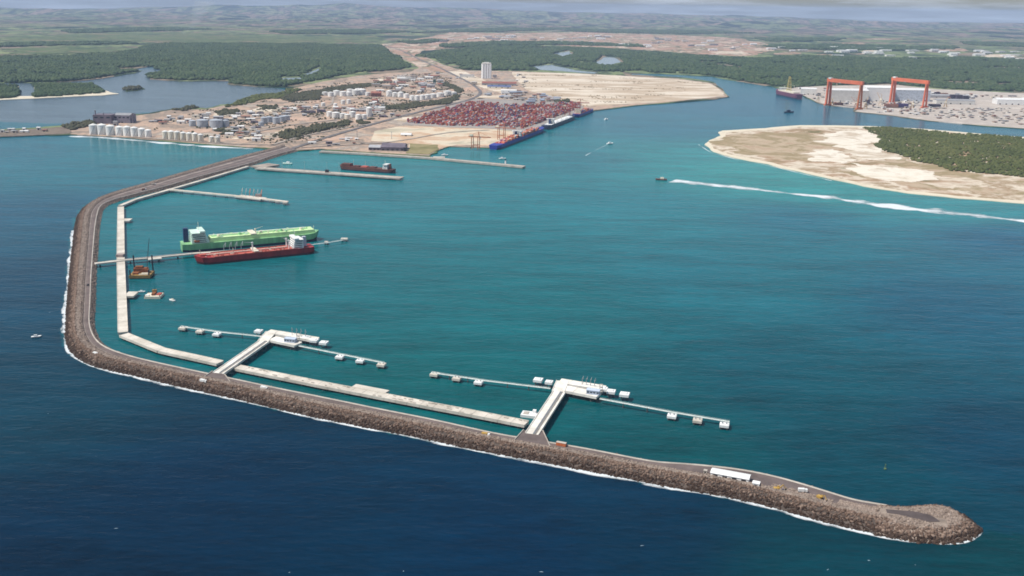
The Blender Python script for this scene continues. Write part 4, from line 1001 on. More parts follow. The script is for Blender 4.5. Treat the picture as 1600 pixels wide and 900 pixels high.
def wheel(o, x, y, r=0.5, wd=0.35):
    m = MB(); m.bar((x, y - wd / 2, r), (x, y + wd / 2, r), r, 10); w = m.build('wheel', M_RUBBER, o)
    m = MB(); m.bar((x, y - wd / 2 - 0.02, r), (x, y + wd / 2 + 0.02, r), r * 0.5, 8); m.build('rim', M_STEEL, w)
def truck(x, y, z, rz, label, body, L=8.5):
    o = thing('truck', label, 'truck', P(x, y, z), rz, 'vehicles on the breakwater road')
    m = MB(); m.box((0, 0, 0.85), (L, 2.2, 0.3)); m.build('chassis', M_DARK, o)
    m = MB(); m.box((L / 2 - 1.0, 0, 2.0), (2.0, 2.4, 2.0), 0, 0, 0.92); cb = m.build('cab', M_WHITE, o)
    m = MB(); m.box((L / 2 - 0.03, 0, 2.3), (0.1, 2.0, 0.8)); m.build('windscreen', M_GLASS, cb)
    m = MB(); m.box((-1.15, 0, 2.2), (L - 2.5, 2.5, 2.3)); m.build('cargo_body', body, o)
    for xx in (-L / 2 + 1.2, -L / 2 + 2.4, L / 2 - 1.2):
        for s in (-1, 1): wheel(o, xx, s * 1.1)
def pickup(x, y, z, rz, label, body):
    o = thing('parked_car', label, 'car', P(x, y, z), rz, 'vehicles on the breakwater road')
    m = MB(); m.box((0, 0, 0.85), (5.0, 1.9, 0.8)); m.build('body', body, o)
    m = MB(); m.box((0.3, 0, 1.6), (2.2, 1.75, 0.75), 0, 0, 0.85); cb = m.build('cab', body, o)
    m = MB(); m.box((1.32, 0, 1.58), (0.08, 1.5, 0.5)); m.build('windscreen', M_GLASS, cb)
    for xx in (-1.6, 1.6):
        for s in (-1, 1): wheel(o, xx, s * 0.85, 0.38, 0.25)
def excavator(x, y, z, rz, label, sc=1.0):
    o = thing('excavator', label, 'excavator', P(x, y, z), rz, 'yellow excavators on the breakwater head'); o.scale = (sc, sc, sc)
    for s in (-1, 1):
        m = MB(); m.box((0, s * 1.3, 0.5), (4.2, 0.7, 1.0), 0, 0, 0.9); m.build('track', M_RUBBER, o)
    m = MB(); m.box((-0.5, 0, 1.9), (3.6, 2.7, 1.5)); m.build('house', M_YELLOW, o)
    m = MB(); m.box((1.0, 0.8, 2.6), (1.4, 1.1, 1.9), 0, 0, 0.85); cb = m.build('cab', M_YELLOW, o)
    m = MB(); m.box((1.72, 0.8, 2.8), (0.08, 0.9, 1.0)); m.build('window', M_GLASS, cb)
    m = MB(); m.bar((1.2, -0.3, 2.0), (4.0, -0.3, 5.0), 0.35); m.build('boom', M_YELLOW, o)
    m = MB(); m.bar((4.0, -0.3, 5.0), (6.0, -0.3, 2.0), 0.28); m.build('dipper_arm', M_YELLOW, o)
    m = MB(); m.box((6.0, -0.3, 1.4), (1.1, 1.2, 1.2), 0, 0, 0.7); m.build('bucket', M_DARK, o)
excavator(1214, 767, BWZ, rz + 0.4, 'yellow excavator on the rubble right of the small hut', 1.15)
excavator(1281, 780, BWZ, rz - 0.6, 'yellow excavator by the curve of the head road', 1.1)
truck(1254, 769, BWZ, rz + 0.3, 'white lorry between the two excavators', M_WHITE, 7.5)
pickup(1197, 764, BWZ, rz + 1.2, 'dark pickup parked right of the small hut', M_DARK)
pickup(992, 727, BWZ, rz, 'white pickup on the road left of the breakwater head', M_WHITE)
pickup(1222, 768, BWZ, rz + 0.8, 'dark pickup beside the excavator next to the hut', mat('dark_blue_paint', (.03, .04, .08), 0.4))
pickup(137.5, 446, BWZ, math.radians(95), 'dark car driving on the left arm of the breakwater', M_DARK)
truck(150, 555, BWZ, math.radians(-32), 'white lorry at the bend of the breakwater', M_WHITE, 8)
truck(240, 289, BWZ, math.radians(30), 'dark lorry near the root of the second pier', M_CONCD, 9)
truck(225, 297, BWZ, math.radians(30), 'brown lorry following along the upper arm', mat('rust_brown', (.22, .11, .07), 0.8), 9)
truck(318, 597.5, BWZ, rz, 'white lorry below the upper oil jetty ramp', M_WHITE, 8)
truck(413, 608.5, BWZ, rz, 'white lorry on the front arm right of the upper jetty', M_WHITE, 8)
truck(759, 681.5, BWZ, rz, 'yellow lorry on the front arm left of the lower jetty', M_YELLOW, 8)

# ================================================================== SHIPS
M_RED = mat('red_hull', (.31, .025, .022), 0.5, 0.3, 0.12, stretch=(1, 1, 0.15))
M_REDDECK = mat('red_deck', (.44, .10, .07), 0.75, 0.2, 0.08)
M_GREEN = mat('green_hull', (.24, .48, .23), 0.5, 0.2, 0.12, stretch=(1, 1, 0.15))
M_GREENDK = mat('green_deck', (.26, .55, .27), 0.55, 0.15, 0.08)
M_LIME = mat('pale_green_deck', (.60, .80, .40), 0.45, 0.15, 0.06)
M_BOOT = mat('dark_boot_top', (.02, .025, .05), 0.5, 0.2, 0.1)
M_BLUEHULL = mat('blue_hull', (.03, .045, .28), 0.45, 0.2, 0.03)
M_NAVY = mat('navy_hull', (.02, .028, .06), 0.45, 0.2, 0.03)
M_BROWNHULL = mat('brown_hull', (.13, .05, .035), 0.6, 0.25, 0.05)
M_PURPLE = mat('faded_purple_hull', (.16, .06, .10), 0.6, 0.2, 0.05)
M_CREAM = mat('cream_paint', (.72, .66, .52), 0.55, 0.1, 0.2)
M_NAVYP = mat('navy_funnel', (.02, .04, .12), 0.4, 0.1, 0.2)
M_PALEGREEN = mat('pale_green_house', (.60, .76, .66), 0.5, 0.08, 0.2)

def hull(o, L, B, F, top, boot, bow=0.16, stern=0.10, name='hull', fc=2.2):
    """hull lofted along x, bow at +x; the lower strake and the topsides are its two colours"""
    st = np.linspace(-0.5, 0.5, 21); lev = [-2.0, F * 0.28, F * 0.30, F * 0.75, F]
    v = []
    for s in st:
        def half(rake):
            x = s
            if x > 0.5 - bow: q = (x - (0.5 - bow)) / bow; w = math.sqrt(max(0.0, 1 - q ** (2.0 + rake)))
            elif x < -0.5 + stern: q = ((-0.5 + stern) - x) / stern; w = 1 - (0.45 - 0.25 * rake) * q ** 2
            else: w = 1.0
            return w
        for z in lev:
            k = (z + 2) / (F + 2); sheer = fc * max(0, (s - 0.36) / 0.14) ** 1.5 * k
            x = s * L - (1 - k) * (L * 0.025 if s > 0.3 else 0) * max(0, (s - 0.3) / 0.2)
            w = half(k) * B / 2
            v.append((x, -w, z + sheer)); 
        for z in lev[::-1]:
            k = (z + 2) / (F + 2); sheer = fc * max(0, (s - 0.36) / 0.14) ** 1.5 * k
            x = s * L - (1 - k) * (L * 0.025 if s > 0.3 else 0) * max(0, (s - 0.3) / 0.2)
            w = half(k) * B / 2
            v.append((x, w, z + sheer))
    n = 10; f = []; mi = []
    for i in range(len(st) - 1):
        for j in range(n):
            a, b = i * n + j, i * n + (j + 1) % n
            f.append((a, a + n, b + n, b)); mi.append(1 if j in (0, 8, 9) else 0)
            if j == 4: mi[-1] = 2
    f.append(tuple(range(n))); mi.append(0)
    me = bpy.data.meshes.new(name); me.from_pydata(v, [], f)
    for q in (top, boot, top): me.materials.append(q)
    me.polygons.foreach_set('material_index', mi); me.update()
    return link(bpy.data.objects.new(name, me), o)
def deckhouse(o, x, z, L, B, tiers, m, hgt=2.8, name='superstructure'):
    mb = MB()
    for t in range(tiers):
        k = 1 - 0.05 * t; mb.box((x - L * 0.02 * t, 0, z + hgt * (t + 0.5)), (L * k, B * (k if t < tiers - 1 else 1.12), hgt - 0.02))
        mb.box((x - L * 0.02 * t, 0, z + hgt * (t + 1) - 0.1), (L * k + 0.8, B * k + 0.8, 0.16))
    h = mb.build(name, m, o)
    for t in range(tiers):
        for s in (-1, 1):
            w = MB(); w.box((x - L * 0.02 * t, s * (B / 2 * (1 - 0.05 * t if t < tiers - 1 else 1.12) + 0.04), z + hgt * (t + 0.6)), (L * 0.7, 0.1, 0.9)); w.build('window', M_GLASS, h)
        for s in (-1, 1):
            w = MB(); w.box((x - L * 0.02 * t + s * (L / 2 * (1 - 0.05 * t) + 0.04), 0, z + hgt * (t + 0.6)), (0.1, B * 0.75, 0.9)); w.build('window', M_GLASS, h)
    return h
def ship_frame(name, label, bow_px, stern_px, z=0, cat='ship', group=None):
    a, b = P(*stern_px, z), P(*bow_px, z); L, rz = unit(a, b); c = a.lerp(b, 0.5)
    return thing(name, label, cat, (c.x, c.y, 0), rz, group), L
def mast(o, x, y, z, h, m, name='mast'):
    q = MB(); q.bar((x, y, z), (x, y, z + h), 0.35, 6, 0.18); q.box((x, y, z + h * 0.75), (0.3, 4.5, 0.25)); q.build(name, m, o)
def ship_crane(o, x, y, z, h, reach, m, name='deck_crane', ang=0.0):
    q = MB(); q.cyl((x, y, z), 1.0, h, 8); q.box((x, y, z + h + 0.8), (2.4, 2.4, 1.8)); q.bar((x, y, z + h + 1), (x + reach * math.cos(ang), y + reach * math.sin(ang), z + h + 3), 0.45, 4, 0.25); q.build(name, m, o)

# green gas carrier (stern to the left) and red tanker (bow to the left) on the two sides of the ship pier
g, L = ship_frame('gas_carrier', 'large light green tanker with a navy funnel moored behind the red tanker', (499, 373), (284, 392)); B, F = 34, 13
hull(g, L, B, F, M_GREEN, M_BOOT, 0.13, 0.08)
m = MB(); m.box((L * 0.075, 0, F + 3.2), (L * 0.78, B * 0.74, 6.4), 0, 0, 0.96); tk = m.build('trunk_deck', M_LIME, g)
m = MB(); m.box((L * 0.06, 0, F + 6.8), (L * 0.70, B * 0.12, 0.7)); m.build('walkway', M_GREENDK, tk)
for k in range(5):
    m = MB(); m.cyl((0, 0, 0), 3.2, 3.2, 12, 2.2); m.build('tank_dome', M_GREENDK if k % 2 else M_CREAM, g, loc=(-L * 0.24 + k * L * 0.15, -3, F + 6.4))
for k in range(3):
    m = MB(); m.bar((-L * 0.30, 5 + k * 1.6, F + 7.2), (L * 0.40, 5 + k * 1.6, F + 7.2), 0.45, 6); m.build('pipe', M_PALEGREEN if k else M_CREAM, g)
m = MB(); m.box((0, 0, F + 7.9), (9, B * 0.9, 1.4)); m.build('manifold', M_CREAM, g)
ship_crane(g, L * 0.02, -6, F + 5.2, 8, 14, M_CREAM, ang=0.3)
for k in range(34):
    m = MB(); m.box((0, 0, 0.6), (random.uniform(1.5, 6), random.uniform(1, 3), random.uniform(0.8, 2.2))); m.build('deck_fitting', random.choice((M_CREAM, M_GREENDK, M_PALEGREEN, M_LIME)), g, loc=(random.uniform(-0.28, 0.42) * L, random.choice((-1, 1)) * random.uniform(2, B * 0.33), F + 6.5))
hs = deckhouse(g, -L * 0.375, F, 27, B * 0.86, 6, M_PALEGREEN)
m = MB(); m.box((-L * 0.385 + 6, 0, F + 18.2), (8, B * 1.02, 2.8)); m.build('bridge_wing', M_PALEGREEN, hs)
m = MB(); m.box((-L * 0.462, 5, F + 11), (8, 8, 22), 0, 0, 0.85); m.build('funnel', M_NAVYP, g)
mast(g, -L * 0.375, 0, F + 19, 13, M_CREAM); mast(g, L * 0.46, 0, F + 2, 9, M_CREAM, 'foremast')
m = MB(); m.box((L * 0.445, 0, F + 2.4), (8, 7, 1.2)); m.build('windlass', M_GREENDK, g)
m = MB(); m.box((-L * 0.40, -B * 0.44, F + 4), (8, 3, 2.6)); m.build('lifeboat', M_ORANGE, g)

r, L = ship_frame('oil_tanker', 'dark red tanker with white deckhouse at its right end', (304, 412), (488, 393)); B, F = 31, 10.5
hull(r, L, B, F, M_RED, mat('dark_red_boot', (.075, .012, .012), 0.5, 0.3, 0.1), 0.13, 0.08)
m = MB(); m.box((L * 0.05, 0, F + 0.06), (L * 0.74, B * 0.9, 0.12)); dk = m.build('deck', M_REDDECK, r)
for k in range(40):
    m = MB(); m.box((0, 0, 0.5), (random.uniform(1, 5), random.uniform(0.8, 2.5), random.uniform(0.6, 1.8))); m.build('deck_fitting', random.choice((M_CREAM, M_REDDECK, M_REDDECK, M_BROWNHULL)), r, loc=(random.uniform(-0.26, 0.42) * L, random.choice((-1, 1)) * random.uniform(3, B * 0.4), F + 0.15))
for k in range(10):
    for s in (-1, 1):
        m = MB(); m.cyl((0, 0, 0), 1.0, 1.1, 8); m.build('tank_hatch', M_REDDECK, r, loc=(-L * 0.24 + k * L * 0.066, s * 8, F + 0.12))
for k in range(5):
    m = MB(); m.bar((-L * 0.28, -3 + k * 1.3, F + 1.4), (L * 0.40, -3 + k * 1.3, F + 1.4), 0.35, 6); m.build('pipe', (M_CREAM, M_REDDECK, M_CREAM, M_STEEL, M_REDDECK)[k], r)
m = MB(); m.box((0, 0, F + 1.9), (7, B * 0.84, 1.6)); m.build('manifold', M_CREAM, r)
for s in (-1, 1):
    m = MB(); m.box((0, s * (B / 2 - 0.3), F + 0.55), (L * 0.70, 0.2, 1.1)); m.build('bulwark', M_REDDECK, r)
ship_crane(r, L * 0.02, 3, F, 13, 12, M_WHITE, ang=0.2)
hs = deckhouse(r, -L * 0.36, F, 17, B * 0.82, 5, M_WHITE)
m = MB(); m.box((-L * 0.36 + 3, 0, F + 15.4), (7, B, 2.6)); m.build('bridge_wing', M_WHITE, hs)
m = MB(); m.box((-L * 0.43, 0, F + 8), (6.5, 6.5, 15), 0, 0, 0.85); m.build('funnel', mat('white_grey_funnel', (.5, .52, .58), 0.5, 0.1), r)
for s in (-1, 1): ship_crane(r, -L * 0.285, s * 7, F, 12, 7, M_WHITE, ang=0.0)
mast(r, -L * 0.35, 0, F + 16, 10, M_WHITE); mast(r, L * 0.45, 0, F + 2, 9, M_CREAM, 'foremast'); mast(r, L * 0.18, 0, F, 9, M_CREAM, 'vent_mast')
m = MB(); m.box((L * 0.43, 0, F + 2.2), (9, 9, 1.4)); m.build('windlass', M_REDDECK, r)
m = MB(); m.box((-L * 0.44, -B * 0.36, F + 3), (9, 3, 2.6)); m.build('lifeboat', M_ORANGE, r)

# the pier between them
def plain_pier(name, label, pts, z, w, t, mt=M_CONC, slab=14, kerb=0.5, pile=PILE5):
    o = thing(name, label, 'pier'); q = [P(x, y, z) for x, y in pts]; deck(o, q, z, w, t, slab, pile, mt, kerb=kerb); return o, q
sp, q = plain_pier('ship_pier', 'grey trestle pier running between the green and red tankers', [(148, 411.5), (196, 406), (240, 402), (300, 396), (395, 390), (480, 383)], 6.0, 8.5, 1.8, M_CONC)
lug(sp, 231, 404, 252, 402, 6.1, 14, 1.7, 'platform')
lug(sp, 318, 396, 420, 388, 6.15, 17, 2.2, 'loading_platform')
for k in range(4):
    m = MB(); m.bar((0, 0, 0), (0, 0, 8), 0.4, 6); m.bar((0, 0, 8), (2, 4, 13), 0.3, 6); m.bar((2, 4, 13), (3, -1, 7), 0.26, 6); m.build('loading_arm', M_STEEL, sp, loc=P(350 + k * 9, 392.5 - k * 0.75, 6.2))
for k in range(2):
    m = MB(); L0 = (P(300, 396, 6) - P(196, 406, 6)).length; m.bar((0, 0, 0), (L0, 0, 0), 0.35, 6); a, b = P(196, 406, 6), P(300, 396, 6); m.build('pipe', M_STEEL, sp, loc=(a.x, a.y + 1.5 + k, 6.9), rz=unit(a, b)[1])
catwalk([(484, 382.5), (512, 379), (536, 375)], 'thin catwalk beyond the tankers to the last dolphin', 6.0)
dolphin(538, 374, 'lone dolphin at the end of the catwalk beyond the tankers', None, 11, 8)
dolphin(510, 379, 'small dolphin half way along the catwalk beyond the tankers', None, 6, 6, 5)

# second pier with loading arms
p2, q = plain_pier('product_pier', 'narrow grey pier with loading arms reaching right below the upper breakwater arm', [(262, 295.5), (330, 302), (405, 309.5), (449, 315)], 6.0, 8.5, 2.0, M_CONC)
lug(p2, 372, 305.5, 412, 310, 6.1, 20, 2.2, 'loading_platform')
for k in range(6):
    x, y = 378 + k * 6, 305.5 + k * 0.6
    m = MB(); m.bar((0, 0, 0), (0, 0, 9), 0.5, 6); m.bar((0, 0, 9), (1, 5, 15), 0.4, 6); m.bar((1, 5, 15), (2, -2, 8), 0.35, 6); m.build('loading_arm', (M_CONCD, M_STEEL, M_ORANGE)[k % 3], p2, loc=P(x, y, 6.1))
for x, y, w in ((434, 314, 9), (446, 316, 9), (423, 312, 7)):
    m = MB(); m.box((0, 0, -1.4), (w, w, 3.2)); m.build('breasting_cap', M_CONCD, p2, loc=P(x, y, 5.6))
m = MB(); m.box((0, 0, 2.5), (12, 7, 5)); m.build('pump_house', mat('hut_brown', (.30, .24, .22), 0.8), p2, loc=P(404, 307, 6.1), rz=0.0)
# third pier, broad, with a ship behind it
p3, q = plain_pier('cargo_pier', 'broad pale pier with a rust brown ship moored behind it', [(402, 262), (460, 266), (540, 271.5), (628, 277.5)], 5.0, 24, 2.4, M_CONCD, 22)
lug(p3, 400, 260.5, 428, 256, 5.05, 40, 3, 'apron', M_TRACK)
for x, y in ((500, 268.4), (466, 266.0), (560, 272.4)):
    m = MB(); m.box((0, 0, 1.4), (9, 4, 2.6)); m.build('fender_frame', M_DARK, p3, loc=P(x, y + 2.1, 1.5))
for k, (x, y) in enumerate(((441, 264), (476, 266.6), (511, 269), (530, 270.3))):
    m = MB(); m.bar((0, 0, 0), (0, 0, 22), 0.3, 6, 0.15); m.box((0, 0, 22), (3, 0.6, 0.5)); m.build('light_mast', M_CONCD, p3, loc=P(x, y, 5))
m = MB(); m.box((0, 0, 3), (8, 6, 6)); m.build('pier_crane', M_DARK, p3, loc=P(511, 269.3, 5.02))
s3, L = ship_frame('bulk_ship', 'rust brown ship with white deckhouse moored behind the broad pier', (531, 264), (616, 270.5)); B, F = 22, 9
hull(s3, L, B, F, M_BROWNHULL, M_BOOT, 0.14, 0.1)
for k in range(4): m = MB(); m.box((0, 0, 1.2), (L * 0.11, 14, 2.4)); m.build('hatch_cover', M_BROWNHULL if k % 2 else M_REDDECK, s3, loc=(L * (0.33 - 0.15 * k), 0, F))
deckhouse(s3, -L * 0.36, F, 12, 17, 4, M_WHITE)
m = MB(); m.box((-L * 0.43, 0, F + 6), (5, 5, 12), 0, 0, 0.85); m.build('funnel', M_BROWNHULL, s3)
mast(s3, -L * 0.34, 0, F + 11, 9, M_CREAM); mast(s3, L * 0.24, 0, F, 16, M_CREAM, 'derrick_mast'); mast(s3, L * 0.02, 0, F, 16, M_CREAM, 'derrick_mast')
m = MB(); m.box((L * 0.36, 0, F + 3.4), (L * 0.16, 16, 5)); m.build('deck_cargo', M_BROWNHULL, s3)
# fourth: long mole
p4, q = plain_pier('long_mole', 'long pale mole with a beacon at its right end below the container ships', [(500, 236), (560, 239), (675, 246.5), (745, 253), (819, 260)], 4.5, 17, 3.6, M_CONCD, 26, 0.6, None)
m = MB(); m.cyl((0, 0, 0), 2.2, 9, 10, 1.6); bc = m.build('beacon', M_WHITE, p4, loc=P(790, 256, 4.5)); m = MB(); m.cyl((0, 0, 9), 2.6, 0.5, 10); m.cyl((0, 0, 9.5), 1.1, 2.4, 8); m.build('lantern', M_GLASS, bc)
m = MB(); m.box((0, 0, -0.6), (30, 12, 4)); m.build('berth_block', M_CONC, p4, loc=P(686, 246, 5))

# ---------------------------------------------------------------- work craft
def boat(x, y, L, rz, label, hm, cm, kind='motor_boat', group='small boats on the water'):
    o = thing(kind, label, 'boat', P(x, y), rz, group); hull(o, L, L * 0.30, L * 0.10 + 0.5, hm, M_BOOT, 0.35, 0.1, fc=L * 0.05)
    F = L * 0.10 + 0.5
    m = MB(); m.box((-L * 0.08, 0, F + L * 0.07), (L * 0.34, L * 0.2, L * 0.14), 0, 0, 0.9); c = m.build('cabin', cm, o)
    m = MB(); m.box((L * 0.095, 0, F + L * 0.09), (0.12, L * 0.15, L * 0.05)); m.build('windscreen', M_GLASS, c)
    m = MB(); m.bar((-L * 0.12, 0, F + L * 0.14), (-L * 0.12, 0, F + L * 0.36), 0.12, 5); m.build('mast', M_STEEL, o)
    return o
boat(57, 527, 11, 0.4, 'white motor boat alone on the open sea left of the breakwater', M_WHITE, M_WHITE)
boat(269, 470, 10, 2.6, 'white launch right of the square work barge', M_WHITE, M_CREAM)
boat(222, 456.5, 9, 0.1, 'small white launch between causeway bay and work barge', M_WHITE, M_WHITE)
boat(953, 225, 22, 0.6, 'white motor boat under way in the channel', M_WHITE, M_WHITE)
boat(1033, 281.5, 26, 3.0, 'rust red dredging boat at the end of the breaker line', M_BROWNHULL, M_CREAM)
boat(449, 256.5, 24, 3.0, 'pale green tug inside the basin above the broad pier', M_PALEGREEN, M_WHITE, 'tug_boat')
boat(413, 265, 20, 3.1, 'brown tug at the left end of the broad pier', M_BROWNHULL, M_CREAM, 'tug_boat')
boat(695, 243, 18, 0.2, 'white launch in the basin above the long mole', M_WHITE, M_WHITE)
boat(785, 248.5, 18, 0.2, 'white launch beside the blue container ship', M_WHITE, M_WHITE)
boat(947, 187, 20, 0.9, 'white boat in the channel right of the container quay', M_WHITE, M_WHITE)
boat(1233, 176, 42, 0.35, 'dark tug in the channel below the drilling ship', M_NAVY, M_NAVY, 'tug_boat')
boat(1498, 247, 0.1, 0, 'x', M_WHITE, M_WHITE) if False else None
# green channel buoy
p = P(1383, 733); by = thing('channel_buoy', 'small green channel buoy right of the breakwater head', 'buoy', p)
m = MB(); m.cyl((0, 0, -0.6), 1.1, 1.4, 10); m.build('float', mat('buoy_green', (.12, .17, .07), 0.6), by)
m = MB()
for k in range(3): m.bar((1.0 * math.cos(k * 2.1), 1.0 * math.sin(k * 2.1), 1.0), (0.2 * math.cos(k * 2.1), 0.2 * math.sin(k * 2.1), 4.0), 0.12)
m.cyl((0, 0, 4.0), 0.4, 0.8, 8); m.build('tower', mat('buoy_green', (.12, .17, .07), 0.6), by)
# wake behind the channel boat
foam_strip('boat_wake', smooth_line(resample(PN([(948, 226.5), (938, 231), (926, 237), (915, 243)])[:, :2], 8)[0], 3, 1), 3, 3, foam_material('wake_foam', 0.34, (0.03, 0.2), 3.0), 'faint wake behind the channel boat')

# jack-up crane barge
M_RUST = mat('rust_orange', (.22, .075, .025), 0.8, 0.35, 0.25)
M_OCHRE = mat('ochre_paint', (.26, .16, .05), 0.7, 0.3, 0.25)
p = P(222, 432); jb = thing('jack_up_barge', 'rusty jack-up barge with tall legs and a long crane boom beside the causeway', 'barge', p, math.radians(6)); jb.scale = (1.12, 1.25, 1.18)
m = MB(); m.box((0, 0, 2.6), (26, 22, 3.4)); m.build('hull', M_OCHRE, jb)
for k, (x, y) in enumerate(((-11.5, 9.5), (11.5, 9.5), (-11.5, -9.5), (11.5, -9.5))):
    m = MB(); m.cyl((0, 0, -3), 0.9, (27 if y > 0 else 14), 8); m.build('leg', M_DARK, jb, loc=(x, y, 0))
m = MB(); m.box((-2, 5, 7.0), (17, 7, 5.2)); m.box((-4, 5.5, 10.6), (9, 5, 2.0)); m.build('deckhouse', M_RUST, jb)
m = MB(); m.box((-6, -3, 5.3), (7, 6, 2)); m.build('winch', M_RUST, jb)
m = MB(); m.box((5, -4, 4.9), (8, 3, 1.2)); m.box((4, -7.5, 4.8), (11, 1.6, 1.0)); m.build('pipe_stack', M_CREAM, jb)
m = MB(); m.box((6, 2, 6.6), (5, 4.5, 4.4)); cr = m.build('crane_cab', M_RUST, jb)
m = MB()
for s in (-0.7, 0.7): m.bar((6, 2 + s, 7.5), (9.5, 12 + s * 0.3, 45), 0.22)
for k in range(9):
    f0, f1 = k / 9, (k + 1) / 9; s = 1 if k % 2 else -1
    m.bar((6 + 3.5 * f0, 2 + 10 * f0 + 0.7 * s * (1 - f0 * 0.7), 7.5 + 37.5 * f0), (6 + 3.5 * f1, 2 + 10 * f1 - 0.7 * s * (1 - f1 * 0.7), 7.5 + 37.5 * f1), 0.12)
m.build('boom', M_DARK, cr)
m = MB(); m.bar((5, -1, 9), (9.4, 12, 44.5), 0.08); m.build('stay_cable', M_DARK, cr)
# square work barge
p = P(241, 464); wb = thing('work_barge', 'square cream and rust work barge with deck gear', 'barge', p, math.radians(3)); wb.scale = (1.1, 1.25, 1.1)
m = MB(); m.box((0, 0, 1.4), (19, 15, 3.2)); m.build('hull', M_CREAM, wb)
m = MB(); m.box((0, 0.5, 4.2), (3.5, 9, 2.4)); m.build('machinery', M_RUST, wb)
m = MB(); m.box((-1, 5.5, 5.2), (5, 3.4, 4.4)); m.build('cabin', M_OCHRE, wb)
m = MB(); m.box((6, 1, 3.5), (4.5, 8, 1.0)); m.build('hatch', M_REDDECK, wb)
m = MB(); m.box((-6.5, -4.5, 3.6), (5, 2.5, 1.2)); m.build('crate', M_WHITE, wb)
m = MB(); m.bar((0, 4, 6), (3, -3, 14), 0.2); m.bar((0, 4, 6), (0, 4.5, 10), 0.2); m.build('derrick', M_DARK, wb)
for sx in (-1, 1):
    for sy in (-1, 1): m = MB(); m.cyl((sx * 9.0, sy * 7.0, -0.5), 0.5, 5.5, 8); m.build('bollard', M_DARK, wb)

# ================================================================== CONTAINER TERMINAL
CONT_COLS = [('red', (.56, .13, .11)), ('brown red', (.42, .14, .10)), ('orange', (.66, .27, .13)), ('blue', (.06, .10, .30)), ('white', (.80, .77, .72)), ('grey', (.48, .48, .50)), ('maroon', (.28, .05, .07))]
CM_ = {n: mat('container_' + n.replace(' ', '_'), c, 0.6, 0.15, 0.2, rnd=0.25) for n, c in CONT_COLS}
CMESH = {}
for n, c in CONT_COLS:
    m = MB(); m.box((0, 0, 1.3), (12.2, 2.44, 2.58))
    for k in range(6):
        for s in (-1, 1): m.box((-5 + k * 2.0, s * 1.235, 1.3), (0.5, 0.05, 2.3))
    m.box((6.12, 0, 1.3), (0.06, 2.1, 2.3))
    o = m.build('shipping_container', CM_[n]); CMESH[n] = o.data; bpy.data.objects.remove(o)
MASS = []; COUNT = {}
def container(loc, rz, colour, where, group, cap=200):
    COUNT[group] = COUNT.get(group, 0) + 1
    if COUNT[group] > cap: MASS.append((loc[0], loc[1], loc[2], colour, rz)); return None
    o = bpy.data.objects.new('shipping_container', CMESH[colour]); link(o); o.location = loc; o.rotation_euler = (0, 0, rz)
    return tag(o, f'{colour} shipping container {where}', 'container', group)
QA, QB = P(766, 231), P(914, 175)
QL, QRZ = unit(QA, QB)
qd = Vector((math.cos(QRZ), math.sin(QRZ), 0)); qn = Vector((-math.sin(QRZ), math.cos(QRZ), 0))
yard_px = [(636, 193), (662, 183), (700, 172), (735, 162), (770, 165), (815, 168), (870, 163), (905, 162), (905, 172), (864, 187), (826, 203), (760, 199), (700, 198)]
yard = PN(yard_px)[:, :2]
cand = []
YZ = 3.45
for i in range(-60, 110):
    for j in range(2, 190):
        blk_i, blk_j = i % 8, j % 9
        if blk_i == 7 or blk_j >= 6: continue
        p = QA + qd * (i * 13.2 - 60) + qn * (j * 4.4 + 38)
        cand.append((p.x, p.y, i // 2, j // 3))
cand = np.array(cand); ok = inside(cand[:, 0], cand[:, 1], yard); cand = cand[ok]
spots = []
hts = {}
for x, y, bi, bj in cand:
    h = hts.setdefault((bi, bj), random.choice([0, 1, 1, 2, 3, 4, 5]))
    pxx = project(np.array([[x, y]]))[0][0]
    for lv in range(max(0, min(5, h + random.choice((-1, 0, 0, 1))))):
        spots.append((x, y, YZ + lv * 2.62, lv, h, pxx))
tops = [s for s in spots]
def pick_colour(pxx):
    w = [30, 18, 16, 5, 9, 7, 14] if pxx < 850 else [26, 16, 14, 6, 12, 8, 12]
    if 770 < pxx < 812 and random.random() < 0.4: w = [4, 4, 2, 12, 8, 22, 6]
    return random.choices([c[0] for c in CONT_COLS], w)[0]
# nearest ones are things; the rest of the stacks is one mass
order = sorted(range(len(spots)), key=lambda k: spots[k][0] ** 2 + spots[k][1] ** 2 - spots[k][3] * 60000)
LEFT = 155
rest = []
for n_, k in enumerate(order):
    x, y, z, lv, h, pxx = spots[k]; col = pick_colour(pxx)
    if n_ < LEFT: container((x, y, z), QRZ + random.choice((0, math.pi)), col, 'stacked in the container yard behind the quay', 'containers in the yard')
    else: rest.append((x, y, z, col))

